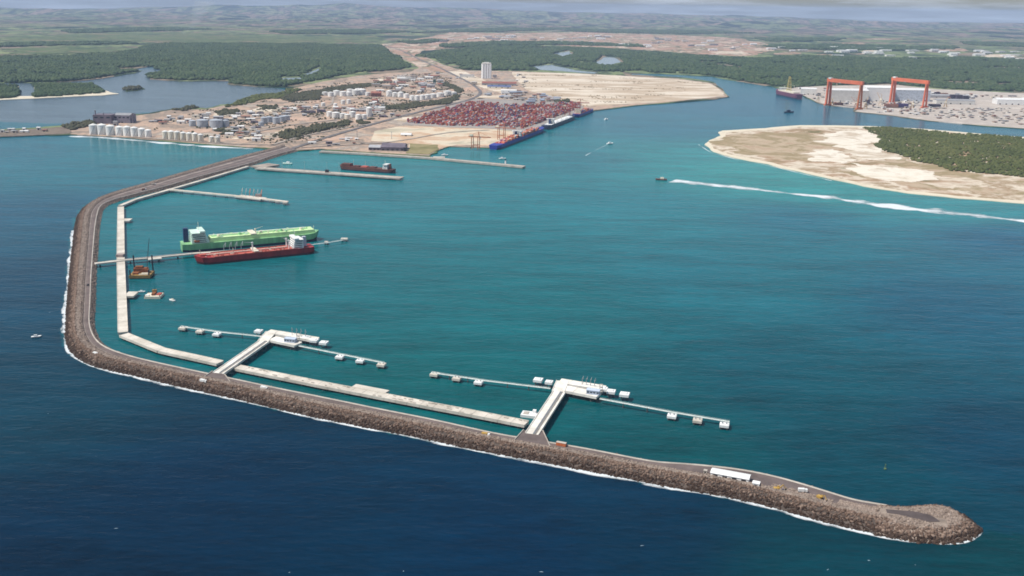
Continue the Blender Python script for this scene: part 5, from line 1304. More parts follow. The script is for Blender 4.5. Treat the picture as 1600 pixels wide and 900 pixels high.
def quay_ship(name, label, f0, f1, off, B, F, hm, deck_m, house_at, house_m, stacks, colw, cat='ship', flip=False):
    a, b = QA + qd * QL * f0 - qn * off, QA + qd * QL * f1 - qn * off
    L = (b - a).length; c = (a + b) / 2
    o = thing(name, label, cat, (c.x, c.y, 0), QRZ + (math.pi if flip else 0))
    hull(o, L, B, F, hm, M_BOOT, 0.13, 0.06)
    m = MB(); m.box((0, 0, F + 0.08), (L * 0.80, B * 0.9, 0.16)); m.build('deck', deck_m, o)
    deckhouse(o, L * house_at, F, 12, B * 0.85, 6, house_m)
    m = MB(); m.box((L * house_at - 11, 0, F + 8), (6, 6, 16), 0, 0, 0.85); m.build('funnel', M_NAVYP, o)
    mast(o, L * house_at, 0, F + 16, 9, M_CREAM); mast(o, L * 0.45, 0, F + 1.5, 10, M_CREAM, 'foremast')
    wm = o.matrix_basis.copy(); n = 0
    for k in range(int(L * 0.74 / 13.4)):
        x = -L * 0.37 + k * 13.4
        if abs(x - L * house_at) < 14: continue
        h = random.choice((1, 2, 3)) if stacks else 0
        for lane in range(int(B / 2.7) - 2):
            for lv in range(h):
                if lv < h - 1 and lane != 0 and lane != int(B / 2.7) - 3: continue
                y = -(B / 2) + 3.6 + lane * 2.6
                q = wm @ Vector((x, y, F + 0.2 + lv * 2.62)) if False else Vector((c.x, c.y, 0)) + Matrix.Rotation(o.rotation_euler[2], 3, 'Z') @ Vector((x, y, F + 0.2 + lv * 2.62))
                container(q, o.rotation_euler[2], random.choices([cc[0] for cc in CONT_COLS], colw)[0], stacks, 'containers ' + stacks, 100 if 'bright' in stacks else 40); n += 1
    if deck_m is M_WHITE or not stacks:
        for k in range(4): m = MB(); m.box((0, 0, 1), (L * 0.11, B * 0.62, 2)); m.build('hatch_cover', deck_m, o, loc=(L * (0.32 - 0.16 * k), 0, F + 0.2))
        for k in range(3): ship_crane(o, L * (0.24 - 0.16 * k), 0, F, 12, 16, M_CREAM, ang=3.1)
    return o
quay_ship('container_ship', 'bright blue container ship nearest the sand ground with white deckhouse', -0.03, 0.41, 20, 32, 12, M_BLUEHULL, M_REDDECK, -0.05, M_WHITE, 'on the deck of the bright blue ship', [14, 12, 30, 3, 4, 3, 6])
quay_ship('cargo_ship', 'dark navy cargo ship with white deck behind the bright blue ship', 0.44, 0.77, 18, 28, 12, M_NAVY, M_WHITE, -0.30, M_WHITE, '', [1] * 7)
quay_ship('container_ship', 'blue container ship at the far end of the container quay', 0.80, 1.02, 16, 26, 11, M_BLUEHULL, M_REDDECK, 0.30, M_CREAM, 'on the deck of the far blue ship', [14, 12, 20, 8, 4, 3, 6], flip=True)

bx = MB()
for x, y, z, col, rz_ in [(*q, QRZ) for q in rest] + MASS: bx.box((x, y, z + 1.3), (12.2, 2.44, 2.58), rz_, [c[0] for c in CONT_COLS].index(col))
tag(bx.build('container_stacks', [CM_[c[0]] for c in CONT_COLS]), 'many stacked red and brown containers filling the yard', kind='stuff')
M_CRANE_O = mat('quay_crane_orange', (.42, .13, .05), 0.6, 0.15, 0.1)
def sts_crane(f, back, label, m0, sc=1.0):
    b = QA + qd * QL * f + qn * back; o = thing('quay_crane', label, 'crane', (b.x, b.y, 3.4), QRZ + math.pi / 2, 'gantry cranes on the container quay'); o.scale = (sc, sc, sc)
    for x in (-9, 9):
        for y in (-8, 8): m = MB(); m.bar((x, y, 0), (x, y * 0.85, 34), 1.1, 4); m.build('leg', m0, o)
    m = MB()
    for y in (-1, 1): m.bar((-9, y * 7.8, 12), (9, y * 7.8, 12), 0.8, 4)
    for x in (-9, 9): m.bar((x, -8, 6), (x, 8, 6), 0.8, 4)
    m.build('sill_beam', m0, o)
    m = MB(); m.bar((-44, 0, 34), (20, 0, 34), 1.6, 4); m.build('boom', m0, o)
    m = MB(); m.bar((-9, -6, 34), (-9, 0, 48), 0.7, 4); m.bar((-9, 6, 34), (-9, 0, 48), 0.7, 4); m.bar((-9, 0, 48), (-40, 0, 35), 0.3, 4); m.bar((-9, 0, 48), (18, 0, 35), 0.3, 4); m.build('apex_frame', m0, o)
    m = MB(); m.box((12, 0, 37.5), (9, 5, 5)); m.build('machine_house', M_CREAM, o)
    m = MB(); m.box((-14, 0, 31), (2.6, 2.4, 2.6)); m.build('operator_cab', M_WHITE, o)
sts_crane(-0.06, 20, 'orange quay crane left of the bright blue ship', M_CRANE_O, 1.0)
sts_crane(0.15, 22, 'orange quay crane amidships of the bright blue ship', M_CRANE_O, 1.0)
sts_crane(0.97, 20, 'red brown quay crane at the far end of the container quay', mat('quay_crane_red', (.30, .07, .05), 0.6), 1.0)
sts_crane(0.84, 22, 'red brown quay crane left of the farthest crane', mat('quay_crane_red', (.30, .07, .05), 0.6), 0.9)

# ================================================================== TANKS
M_TANKW = mat('tank_white', (.74, .73, .70), 0.55, 0.06, 0.05, rnd=0.12)
M_TANKG = mat('tank_grey', (.40, .43, .47), 0.5, 0.1, 0.05, rnd=0.12)
M_TANKC = mat('tank_cream', (.66, .60, .50), 0.55, 0.1, 0.05, rnd=0.1)
def tank_proto(m0, roof):
    o = thing('storage_tank', 'x', 'tank', (0, 0, -100))
    m = MB(); m.cyl((0, 0, 0), 1, 1, 20); m.build('shell', m0, o, smooth=False)
    m = MB(); m.cyl((0, 0, 1.0), 1.0, 0.14, 20, 0.12, cap=True); m.build('roof', roof, o)
    m = MB()
    for k in range(8):
        t0, t1 = 0.3 + k * 0.16, 0.3 + (k + 1) * 0.16; m.bar((1.04 * math.cos(t0 - 2.2), 1.04 * math.sin(t0 - 2.2), k / 8), (1.04 * math.cos(t1 - 2.2), 1.04 * math.sin(t1 - 2.2), (k + 1) / 8), 0.035)
    m.build('stair', M_STEEL, o)
    m = MB(); m.cyl((0, 0, 0.93), 1.02, 0.05, 20, cap=False); m.build('wind_girder', roof, o)
    return o
PROT = {'white': tank_proto(M_TANKW, M_TANKW), 'grey': tank_proto(M_TANKG, M_TANKG), 'cream': tank_proto(M_TANKC, M_TANKW)}
used = set()
def tank(x, y, rpx, hpx, colour, label, group):
    k = mpp(x, y); p = P(x, y, 2.6)
    o = PROT[colour] if colour not in used else copy_tree(PROT[colour]); used.add(colour)
    o.location = (p.x, p.y, 2.6); o.scale = (rpx * k, rpx * k, hpx * k); o.rotation_euler = (0, 0, random.uniform(-0.3, 0.3))
    tag(o, label, 'tank', group)
row = [(147, 209.5, 6.0, 13), (160, 210, 6.0, 13.5), (173, 211, 6.0, 13), (187.5, 211.5, 5.5, 12), (199, 212, 5.5, 12.5), (210.5, 212.5, 5.2, 12), (222, 213.2, 5.2, 11), (232, 214, 4.6, 10)]
for k, (x, y, r_, h_) in enumerate(row): tank(x, y, r_, h_, 'white', f'{ORD[k]} large white tank from the left in the row along the shore', 'white tanks along the shore')
row = [(259, 217, 4.6, 11), (268, 217.5, 4.6, 11.5), (277.5, 218.2, 4.6, 11.5), (287, 218.9, 4.6, 11), (296, 219.6, 4.4, 11), (305, 220.2, 4.4, 11), (314, 220.8, 4.2, 10), (331, 222, 4, 8), (340, 222.5, 4, 8)]
for k, (x, y, r_, h_) in enumerate(row): tank(x, y, r_, h_, 'cream', f'{ORD[k]} cream tank from the left in the shore row beyond the gap', 'cream tanks along the shore')
row = [(301, 197, 5, 8), (317, 198, 8.5, 10), (338, 198.5, 9.5, 10.5), (353, 197.5, 5, 9)]
for k, (x, y, r_, h_) in enumerate(row): tank(x, y, r_, h_, 'grey', f'{ORD[k]} grey tank from the left behind the shore row', 'grey tanks behind the shore')
row = [(413, 193, 5, 9), (421, 191, 5, 8), (432, 193, 5.5, 9), (441, 190, 5, 8), (448, 188, 5, 7), (408, 197, 4, 6)]
for k, (x, y, r_, h_) in enumerate(row): tank(x, y, r_, h_, 'grey', f'{ORD[k]} tank of the blue grey cluster in the middle of the peninsula', 'blue grey tanks in the middle')
# upper white tank farm
up_ = [(508, 149, 4.5, 5), (517, 150.5, 4.5, 6), (526, 149, 5, 7), (536, 150, 5, 6.5), (545, 150, 5, 6), (556, 148.5, 6, 7.5), (566, 148, 6, 8), (575, 149.5, 4, 5), (547, 144, 5, 4.5), (560, 143, 5, 4.5),
       (608, 150.5, 4.5, 8), (617, 151, 4, 6), (626, 151.5, 4.5, 7), (635, 153, 4.5, 6), (644, 157, 4, 7), (652, 157.5, 4, 7.5), (660, 156, 4.5, 7), (668, 154.5, 5, 6.5), (677, 153, 5, 6), (688, 151.5, 6, 6), (699, 149, 6, 6.5), (708, 149, 5.5, 5)]
for k, (x, y, r_, h_) in enumerate(up_): tank(x, y, r_, h_, 'white', f'{ORD[k] if k < 20 else ["twenty-first", "twenty-second"][k - 20]} white tank from the left in the upper tank farm', 'white tanks of the upper farm')
lo_ = [(515, 182, 4.5, 7), (525, 184, 6, 8), (536, 184.5, 5, 7), (543, 186, 4.5, 7), (551, 183, 5, 8), (560, 186.5, 4.5, 7), (569, 186.5, 4, 7), (577, 182, 4.5, 13), (505, 166, 3.2, 5), (524, 167, 3, 5), (536, 163, 3.2, 6), (545, 162, 3.2, 6)]
for k, (x, y, r_, h_) in enumerate(lo_): tank(x, y, r_, h_, 'white' if k != 3 else 'cream', f'{ORD[k]} white tank from the left in the lower tank farm', 'white tanks of the lower farm')

# ================================================================== BUILDINGS OF THE PORT
M_WALLW = mat('wall_white', (.66, .64, .60), 0.8, 0.08, 0.1, rnd=0.15)
M_WALLB = mat('wall_buff', (.42, .35, .28), 0.85, 0.12, 0.1, rnd=0.2)
M_WALLG = mat('wall_grey', (.30, .29, .30), 0.8, 0.12, 0.1, rnd=0.2)
M_ROOFR = mat('roof_rust', (.24, .09, .065), 0.8, 0.2, 0.1, rnd=0.25)
M_ROOFG = mat('roof_grey', (.36, .36, .37), 0.7, 0.12, 0.1, rnd=0.2)
M_ROOFW = mat('roof_white', (.72, .71, .69), 0.6, 0.06, 0.1, rnd=0.1)
M_ROOFB = mat('roof_blue', (.07, .12, .30), 0.6, 0.15, 0.1)
M_VIOLET = mat('violet_grey_cladding', (.15, .125, .15), 0.7, 0.25, 0.06)
def bld(x, y, wpx, hpx, depth, rz, label, wall, roof, rise=0.0, group=None, name='warehouse', cat='building', z=2.6, doors=1, windows=0):
    k = mpp(x, y); w = wpx * k; h = hpx * k
    return house(name, label, cat, P(x, y, z), rz, w, depth, h, wall, roof, rise, group, doors, windows)
# white silo tower
k = mpp(760, 122); p = P(760, 122.5, 3)
st = thing('silo_tower', 'tall white silo tower standing behind the port', 'tower', p, 0.05)
W, H = 15.5 * k, 21.5 * k
for c in range(4):
    for d in range(2):
        m = MB(); m.cyl(((c - 1.5) * W / 4.2, (d - 0.5) * W / 4, 0), W / 8, H, 14); m.build('silo', mat('silo_white', (.86, .86, .86), 0.6, 0.04, 0.1), st)
m = MB(); m.box((0, 0, H + 2.5), (W * 0.86, W * 0.5, 6)); hd = m.build('headhouse', M_WALLW, st)
m = MB(); m.box((0, 0, H + 7), (W * 0.5, W * 0.4, 3)); m.build('roof_plant', M_WALLW, hd)
for c in range(3): m = MB(); m.box(((c - 1) * W / 4.2, -W / 4 + 0.5, H * 0.5), (1.2, 1.0, H * 0.94)); m.build('silo_joint', M_WALLW, st)
bld(730, 121, 22, 4, 40, 0.05, 'low white mill shed left of the silo tower', M_WALLW, M_ROOFG, 0, None)
bld(773, 121, 6, 4, 20, 0.05, 'small grey annex right of the silo tower', M_WALLG, M_ROOFG, 0, None)
bld(741, 133, 9, 5, 24, 0.05, 'cream house beside the sandy road below the silo tower', M_WALLB, M_ROOFW, 0, None)
bld(780, 133, 52, 3.2, 60, -0.02, 'long rust roofed shed below the silo tower', M_WALLG, M_ROOFR, 7, None, doors=5)
bld(780, 137.5, 36, 2.6, 20, -0.02, 'long blue roofed shed in front of the rust roofed shed', M_WALLW, M_ROOFB, 4, None, doors=4)
bld(795, 143.5, 24, 2.4, 26, -0.02, 'white roofed shed below the blue roof', M_WALLW, M_ROOFW, 4, None, doors=3)
bld(577, 158, 1, 1, 1, 0, 'x', M_WALLG, M_ROOFG) if False else None
bld(588, 150, 15, 5, 60, 0.1, 'large dark red shed between the two halves of the upper tank farm', M_ROOFR, M_ROOFR, 6, None)
bld(586, 160, 9, 4, 40, 0.1, 'dark red annex below the large dark red shed', M_ROOFR, M_ROOFR, 4, None)
# dark plant at the left
pl_ = bld(165, 192, 26, 12, 45, -0.03, 'dark violet boiler house of the plant behind the white shore tanks', M_VIOLET, M_VIOLET, 0, 'plant buildings', 'boiler_house', windows=3)
bld(196, 191, 23, 11, 50, -0.03, 'grey violet turbine hall right of the dark boiler house', mat('violet_hall', (.22, .20, .24), 0.7), M_ROOFG, 5, 'plant buildings', 'turbine_hall', windows=4)
for i, (x, h_) in enumerate(((150.5, 18), (163, 14), (208, 14))):
    kk = mpp(x, 192); p = P(x, 192.5, 2.6); o = thing('chimney', f'{["tall slim", "short", "grey"][i]} stack {["at the left corner of", "in the middle of", "at the right end of"][i]} the dark plant', 'chimney', p)
    m = MB(); m.cyl((0, 0, 0), 2.2, h_ * kk, 10, 1.6); m.build('shaft', M_VIOLET, o); m = MB(); m.cyl((0, 0, h_ * kk), 1.9, 1.2, 10); m.build('rim', M_STEEL, o)
bld(181, 196, 6, 6, 12, 0, 'narrow grey block between boiler house and turbine hall', M_WALLG, M_ROOFG, 0, 'plant buildings')
# violet store on the old quay
bld(616, 233, 36, 5, 60, -0.03, 'long violet grey store on the old quay', M_VIOLET, M_VIOLET, 8, None, 'quay_store', doors=5)
bld(587, 233, 18, 4, 40, -0.03, 'lower violet grey store at its left', M_VIOLET, M_ROOFG, 5, None, 'quay_store', doors=3)
bld(633, 236, 4, 6, 14, 0, 'dark hopper at the right corner of the quay store', M_DARK, M_VIOLET, 0, None, 'hopper')
bld(635, 212, 16, 2.2, 30, 0, 'cream shed on the pale sand below the container yard', M_CREAM, M_ROOFW, 4, None)
kk = mpp(612, 215)
for x, y, h_ in ((612, 217, 10), (558, 214, 9)):
    o = thing('light_mast', f'tall light mast {"beside the cream shed" if x > 600 else "by the port road"}', 'mast', P(x, y, 3)); m = MB(); m.bar((0, 0, 0), (0, 0, h_ * kk), 0.9, 6, 0.5); m.build('pole', M_WALLG, o); m = MB(); m.cyl((0, 0, h_ * kk), 2.4, 1.0, 8); m.build('lamp_ring', M_STEEL, o)
bld(679, 131, 4, 7, 14, 0, 'dark green tower block beside the inland road', mat('dark_green_wall', (.03, .08, .05), 0.8), M_ROOFG, 0, None, 'tower_block')

# small sheds spread through the port: clusters, each one its own thing
def cluster(n, poly, wr, hr, where, group, palette, seed, z=2.6, rz=0.1, names=('warehouse',)):
    r = random.Random(seed); w = PN(poly)[:, :2]; lo, hi = w.min(0), w.max(0); got = []; made = []; tries = 0
    while len(got) < n and tries < 6000:
        tries += 1; x, y = r.uniform(lo[0], hi[0]), r.uniform(lo[1], hi[1])
        if not inside(np.array([x]), np.array([y]), w)[0]: continue
        W, D, H = r.uniform(*wr), r.uniform(wr[0] * 0.6, wr[1] * 0.6), r.uniform(*hr)
        if any(abs(x - a) < (W + c) * 0.6 and abs(y - b) < (D + d) * 0.6 for a, b, c, d in got): continue
        got.append((x, y, W, D)); colname, wall, roof, rise = r.choice(palette)
        made.append((project(np.array([[x, y]]))[0][0], colname, house(r.choice(names), 'x', 'building', (x, y, z), rz + r.uniform(-0.08, 0.08), W, D, H, wall, roof, rise and H * 0.3, group, 1 if W < 40 else 3, 0)))
    for cn in {q[1] for q in made}:
        same = sorted([q for q in made if q[1] == cn], key=lambda q: q[0])
        for k, q in enumerate(same): q[2]['label'] = f'{cn} building {where}' if len(same) == 1 else f'{(ORD + ORD2)[min(k, 59)]} {cn} building from the left {where}'
PAL = [('white roofed', M_WALLW, M_ROOFW, 1), ('grey roofed', M_WALLG, M_ROOFG, 1), ('rust roofed', M_WALLB, M_ROOFR, 1), ('buff flat-roofed', M_WALLB, M_ROOFG, 0), ('white flat-roofed', M_WALLW, M_ROOFW, 0)]
PALD = [('grey roofed', M_WALLG, M_ROOFG, 1), ('rust roofed', M_WALLB, M_ROOFR, 1), ('buff flat-roofed', M_WALLB, M_TRACK, 0), ('white roofed', M_WALLW, M_ROOFW, 1), ('cream', M_CREAM, M_CONC, 0), ('dark violet', M_VIOLET, M_VIOLET, 0)]
PALY = [('pale grey', M_WALLW, M_ROOFG, 1), ('grey blue', M_WALLG, mat('roof_grey_blue', (.28, .32, .40), 0.7, 0.1, rnd=0.2), 1), ('buff flat-roofed', M_WALLB, M_ROOFG, 0), ('rust roofed', M_WALLB, M_ROOFR, 0)]
cluster(44, [(585, 128), (600, 122), (680, 122), (690, 130), (712, 142), (690, 146), (600, 146), (583, 140)], (18, 48), (6, 14), 'in the works above the upper tank farm', 'works above the upper tank farm', PAL, 1, names=('works_hall',))
cluster(24, [(520, 172), (600, 170), (600, 176), (580, 180), (585, 176), (520, 176)], (14, 34), (5, 10), 'between the two tank farms', 'sheds between the tank farms', PAL, 2)
cluster(44, [(340, 186), (400, 176), (500, 166), (510, 180), (440, 186), (400, 202), (345, 196)], (12, 32), (4, 9), 'on the bare middle of the peninsula', 'sheds on the peninsula', PALD, 3, names=('site_shed',))
cluster(26, [(325, 203), (400, 200), (420, 210), (410, 222), (330, 219)], (10, 26), (4, 8), 'behind the cream shore tanks', 'sheds behind the shore tanks', PALD, 4)
cluster(22, [(236, 186), (330, 180), (330, 190), (290, 196), (238, 198)], (10, 26), (4, 8), 'behind the gap in the shore tanks', 'sheds behind the gap', PALD, 5)
cluster(46, [(770, 146), (820, 144), (860, 152), (885, 156), (868, 160), (815, 164), (790, 156), (752, 152)], (14, 38), (5, 10), 'behind the container yard', 'sheds behind the container yard', PALY, 6, names=('freight_shed',))
cluster(24, [(575, 160), (600, 158), (605, 180), (640, 176), (620, 186), (580, 184)], (12, 28), (4, 8), 'beside the port road', 'sheds beside the port road', PALD, 7)
cluster(10, [(480, 226), (560, 214), (580, 222), (560, 232), (490, 231)], (8, 22), (3, 6), 'near the root of the breakwater', 'sheds near the breakwater root', PALD, 8)
cluster(10, [(0, 205), (60, 203), (100, 200), (100, 206), (0, 211)], (8, 24), (3, 7), 'on the rocky headland', 'sheds on the headland', PAL, 9)
cluster(10, [(640, 118), (700, 114), (722, 116), (716, 128), (660, 124)], (12, 30), (4, 9), 'beside the inland road', 'sheds beside the inland road', PAL, 10)
cluster(9, [(800, 118), (815, 118), (850, 150), (835, 152), (812, 140)], (12, 26), (4, 8), 'at the left edge of the sand flat', 'sheds by the sand flat', PALD, 11)
# far works on the plain
cluster(50, [(1160, 76), (1240, 72), (1600, 82), (1700, 90), (1700, 98), (1500, 94), (1240, 90)], (40, 120), (8, 16), 'far away on the plain behind the shipyard', 'works far away on the plain', [('white', M_ROOFW, M_ROOFW, 1), ('pale', M_WALLW, M_ROOFW, 0)], 12, names=('far_hall',))
cluster(60, [(640, 66), (760, 56), (1000, 58), (1180, 70), (1140, 82), (900, 68), (720, 66)], (40, 110), (8, 16), 'far away on the red earth', 'works far away on the red earth', [('white', M_ROOFW, M_ROOFW, 1), ('pale', M_WALLW, M_ROOFW, 0), ('grey', M_WALLG, M_ROOFG, 0)], 13, names=('far_hall',))

# ================================================================== SHIPYARD
M_GOL = mat('goliath_red', (.64, .16, .075), 0.55, 0.12, 0.03)
def goliath(ax, ay, bx_, by_, hpx, label):
    """tall gantry crane: rigid box leg, hinged A-leg, deep girder, trolley"""
    a, b = P(ax, ay, 3), P(bx_, by_, 3); L, rz = unit(a, b); H = hpx * mpp(ax, ay)
    o = thing('goliath_crane', label, 'crane', (a.x, a.y, 3), rz, 'goliath cranes of the shipyard')
    m = MB(); m.box((0, 0, 3), (9, 34, 6)); 
    for s in (-1, 1): m.bar((0, s * 9, 6), (0, s * 7, H), 5.2, 4, 5.0)
    m.build('rigid_leg', M_GOL, o)
    m = MB(); m.box((L, 0, 3), (8, 34, 6))
    for s in (-1, 1): m.bar((L, s * 9, 6), (L, s * 4.0, H), 4.0, 4, 3.6)
    m.build('hinged_leg', M_GOL if ax > 1350 else mat('goliath_orange', (.50, .16, .06), 0.6, 0.15), o)
    m = MB(); m.box((L * 0.49, 0, H + 4), (L * 1.12, 9.5, 14)); g_ = m.build('girder', M_GOL, o)
    m = MB(); m.box((L * 0.02, 0, H + 12), (15, 12, 5)); m.build('machine_house', M_ROOFW, g_)
    m = MB(); m.box((L * 0.35, 0, H - 2.5), (10, 11, 2)); m.build('trolley', M_WALLG, g_)
    m = MB(); m.box((L * 0.49, -4.4, H + 10.4), (L * 1.1, 0.3, 1.3)); m.box((L * 0.49, 4.4, H + 10.4), (L * 1.1, 0.3, 1.3)); m.build('handrail', M_GOL, g_)
goliath(1293, 164.5, 1342, 171, 34.5, 'large red goliath crane with an orange right leg at the shipyard quay')
goliath(1393, 162, 1444, 168.5, 33, 'red goliath crane right of the other one in the shipyard')
bld(1322, 158, 56, 16, 70, -0.05, 'huge white assembly hall behind the left goliath crane', M_WALLW, M_ROOFW, 6, None, 'assembly_hall', doors=5, z=3)
bld(1370, 157, 40, 19, 90, -0.05, 'huge white assembly hall between the two goliath cranes', M_ROOFW, M_ROOFW, 6, None, 'assembly_hall', doors=4, z=3)
bld(1420, 156.5, 48, 15, 90, -0.05, 'pale blue grey assembly hall behind the right goliath crane', mat('wall_blue_grey', (.46, .50, .56), 0.7), M_ROOFW, 6, None, 'assembly_hall', doors=4, z=3)
bld(1263, 147, 22, 8, 60, -0.3, 'white workshop right of the drilling ship', M_WALLW, M_ROOFW, 4, None, 'workshop', doors=3, z=3)
bld(1490, 162, 52, 5, 50, -0.08, 'low pale shed right of the right goliath crane', M_WALLW, M_ROOFG, 5, None, 'workshop', doors=4, z=3)
bld(1592, 163, 64, 6.5, 60, -0.10, 'long white shed with dark doors at the right edge', M_ROOFW, M_ROOFW, 6, None, 'workshop', doors=8, z=3)
bld(1470, 152, 70, 3, 60, -0.08, 'long grey shed behind the dark hull blocks', M_WALLG, M_ROOFG, 5, None, 'workshop', doors=4, z=3)
M_BLOCKD = mat('hull_block_dark', (.05, .04, .06), 0.7, 0.3, 0.05, rnd=0.3); M_BLOCKR = mat('hull_block_rust', (.20, .10, .07), 0.8, 0.3, 0.05, rnd=0.3); M_BLOCKV = mat('hull_block_violet', (.07, .05, .14), 0.7, 0.3, 0.05, rnd=0.3)
for i, (x, y, w, h_, m0, lab) in enumerate([(1392, 168, 18, 5, M_BLOCKR, 'rust brown hull block left of the violet one'), (1409, 168, 16, 5, M_BLOCKV, 'dark violet hull block in front of the right goliath crane'), (1460, 166.5, 15, 3, M_BLOCKD, 'flat dark hull block right of the right goliath crane'),
                               (1464, 150, 7, 5, M_BLOCKD, 'first dark block of the row behind the right crane'), (1475, 151, 9, 4.5, M_BLOCKR, 'second block of the row behind the right crane'), (1489, 154, 8, 5, M_BLOCKD, 'third block of the row behind the right crane'), (1498, 155, 8, 5.5, M_BLOCKD, 'fourth block of the row behind the right crane'), (1508, 156, 8, 5, M_BLOCKD, 'last block of the row behind the right crane'),
                               (1355, 163, 5, 6, M_BLOCKD, 'small dark block between the goliath cranes'), (1424, 152.5, 5, 4, M_BLOCKD, 'small dark block on the pale hall apron'), (1310, 164, 12, 3, M_BLOCKR, 'low grey block under the left goliath crane')]):
    kk = mpp(x, y); o = thing('hull_block', lab, 'ship block', P(x, y, 3), -0.06, 'ship sections in the yard'); W, H = w * kk, h_ * kk
    m = MB(); m.box((0, 0, H * 0.45 + 1.5), (W, 22, H * 0.9)); m.build('plating', m0, o)
    for q in range(5): m = MB(); m.box((-W * 0.4 + q * W * 0.2, 0, H * 0.95 + 1.4), (W * 0.06, 20, H * 0.12)); m.build('frame_rib', m0, o)
    for q in (-1, 1): m = MB(); m.box((q * W * 0.35, 0, 0.75), (2, 18, 1.5)); m.build('cradle', M_CONCD, o)
def jib_crane(x, y, hpx, reach, rz, label, m0):
    kk = mpp(x, y); H = hpx * kk; o = thing('jib_crane', label, 'crane', P(x, y, 3), rz, 'jib cranes of the shipyard')
    m = MB()
    for sx in (-1, 1):
        for sy in (-1, 1): m.bar((sx * 6, sy * 6, 0), (sx * 2, sy * 2, H * 0.55), 0.9, 4)
    m.build('portal', m0, o)
    m = MB(); m.box((-2, 0, H * 0.6), (10, 6, 6)); m.build('machine_house', M_CREAM, o)
    m = MB(); m.bar((2, 0, H * 0.6), (reach, 0, H * 1.1), 1.0, 4, 0.5); m.build('jib', m0, o)
    m = MB(); m.bar((-3, 0, H * 0.62), (-1, 0, H * 1.0), 0.7, 4); m.bar((-1, 0, H), (reach, 0, H * 1.1), 0.25, 4); m.build('mast', m0, o)
M_CRY = mat('crane_ochre', (.45, .28, .10), 0.6, 0.2, 0.1)
jib_crane(1278, 160, 11, 30, 0.4, 'ochre jib crane at the left corner of the shipyard quay', M_CRY)
jib_crane(1375, 168, 19, 26, 2.0, 'yellow jib crane left of the right goliath crane', M_CRY)
jib_crane(1477, 167, 11, 24, 1.0, 'yellow jib crane right of the right goliath crane', M_CRY)
jib_crane(1337, 169, 14, 24, 2.4, 'orange jib crane beside the right leg of the left goliath crane', M_CRANE_O)
cluster(150, [(1452, 170), (1560, 170), (1640, 172), (1640, 200), (1540, 193), (1470, 187), (1440, 182)], (6, 22), (1.5, 4), 'in the steel stockyard of the shipyard', 'stockyard of the shipyard', [('buff', M_WALLB, M_CONCD, 0), ('grey', M_WALLG, M_ROOFG, 0), ('rust roofed', M_WALLB, M_ROOFR, 0), ('pale', M_WALLW, M_CONC, 0)], 14, z=3, names=('stockyard_shed',))
cluster(24, [(1240, 140), (1300, 139), (1300, 158), (1280, 158), (1250, 148)], (10, 26), (3, 8), 'on the left corner of the shipyard', 'left corner of the shipyard', PAL, 15, z=3, names=('quay_shed',))
cluster(24, [(1345, 172), (1450, 172), (1450, 182), (1345, 176)], (8, 26), (2, 5), 'on the shipyard quay apron', 'shipyard quay apron', PAL, 16, z=3, names=('quay_shed',))
cluster(60, [(1262, 153), (1300, 161), (1350, 160), (1455, 160), (1455, 177), (1345, 173), (1300, 164.5)], (5, 20), (2, 7), 'around the feet of the goliath cranes', 'clutter round the goliath cranes', PAL, 17, z=3, names=('yard_shed',))
cluster(40, [(1455, 146), (1560, 150), (1640, 155), (1640, 160), (1555, 157), (1450, 158)], (8, 24), (3, 7), 'in the back row of the shipyard', 'back row of the shipyard', PALD, 18, z=3, names=('yard_shed',))
jib_crane(1352, 170, 15, 24, 0.9, 'ochre jib crane between the goliath cranes', M_CRY)
jib_crane(1425, 170, 12, 22, 2.6, 'ochre jib crane under the right goliath crane', M_CRY)
jib_crane(1300, 164, 9, 20, 1.4, 'short ochre jib crane by the left leg of the left goliath crane', M_CRY)
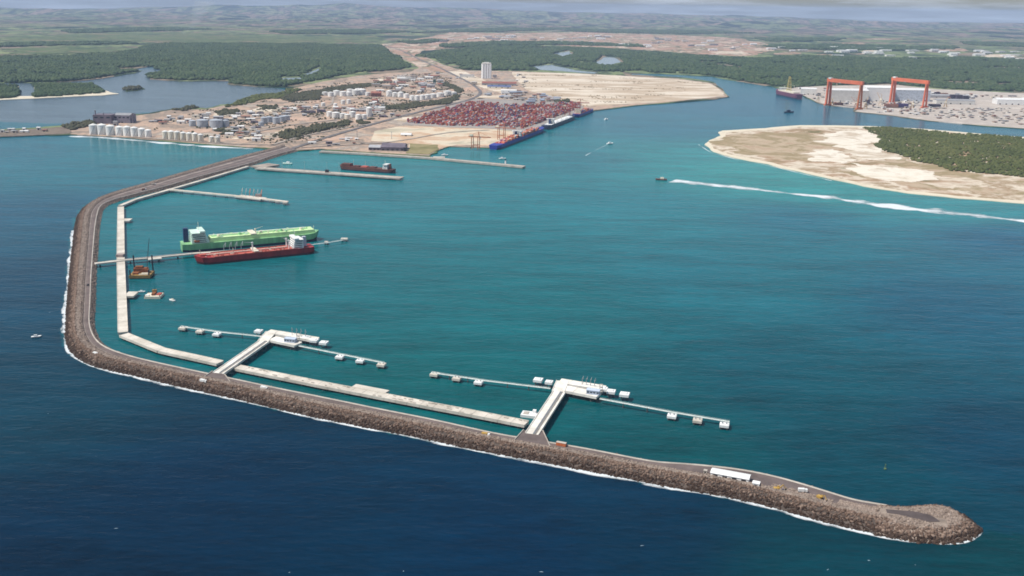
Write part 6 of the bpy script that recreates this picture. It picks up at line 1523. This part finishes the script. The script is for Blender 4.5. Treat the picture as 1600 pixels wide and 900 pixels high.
# drilling ship
d, L = ship_frame('drilling_ship', 'violet drilling ship with a tall yellow derrick moored at the shipyard', (1215, 148), (1249, 155.5)); L *= 1.0; B, F = 36, 22
hull(d, L, B, F, M_PURPLE, M_BOOT, 0.14, 0.08, fc=6)
m = MB(); m.box((0, 0, F + 3), (L * 0.7, B * 0.8, 6)); m.build('topsides', M_CREAM, d)
deckhouse(d, L * 0.28, F + 4, 20, B * 0.8, 4, M_WHITE)
m = MB()
for sx in (-1, 1):
    for sy in (-1, 1): m.bar((sx * 8, sy * 8, F + 6), (sx * 2.5, sy * 2.5, F + 70), 1.3, 4, 0.9)
for k in range(5):
    z0 = F + 12 + k * 12; w = 8 - k * 1.1
    for s in (-1, 1): m.bar((-w, s * w, z0), (w, s * w, z0), 0.6, 4); m.bar((s * w, -w, z0), (s * w, w, z0), 0.6, 4)
m.build('derrick', mat('derrick_yellow', (.55, .42, .14), 0.6), d)
for k, (x, h_) in enumerate(((-0.3, 34), (0.12, 26), (-0.15, 22))): ship_crane(d, L * x, 8, F, h_, 24, M_CREAM, ang=0.5 + k)
# far smoke from a field fire
sm = MB(); prev = None
for k in range(12):
    f = k / 11; sm.cyl((f * 260 + 40 * math.sin(f * 5), f * 120, 10 + f * 330), 22 + 95 * f, 34, 9, 22 + 95 * (f + 0.09))
p = P(288, 55, 3)
smoke = sm.build('smoke_plume', bpy.data.materials.new('field_smoke'), None, loc=(p.x, p.y, 3)); tag(smoke, 'faint white smoke rising from a field fire', kind='stuff')
s_m = smoke.data.materials[0]; s_m.use_nodes = True; s_n = s_m.node_tree; s_n.nodes.clear()
s_o = s_n.nodes.new('ShaderNodeOutputMaterial'); s_v = s_n.nodes.new('ShaderNodeVolumePrincipled'); s_v.inputs['Color'].default_value = (.95, .95, .97, 1); s_v.inputs['Density'].default_value = 0.0011
s_n.links.new(s_v.outputs['Volume'], s_o.inputs['Volume'])

# ---------------------------------------------------------------- haze
hz = MB(); hz.box((0, 12000, 248), (84000, 66000, 504))
haze = hz.build('haze', bpy.data.materials.new('haze_air'))
haze['kind'] = 'stuff'; haze['label'] = 'thin blue sea haze over the coast'
hm = haze.data.materials[0]; hm.use_nodes = True
hn = hm.node_tree; hn.nodes.clear()
ho = hn.nodes.new('ShaderNodeOutputMaterial'); pv_ = hn.nodes.new('ShaderNodeVolumePrincipled')
pv_.inputs['Color'].default_value = (.54, .69, 1.0, 1)
pv_.inputs['Density'].default_value = HAZE_DENSITY
pv_.inputs['Anisotropy'].default_value = 0.0
hn.links.new(pv_.outputs['Volume'], ho.inputs['Volume'])
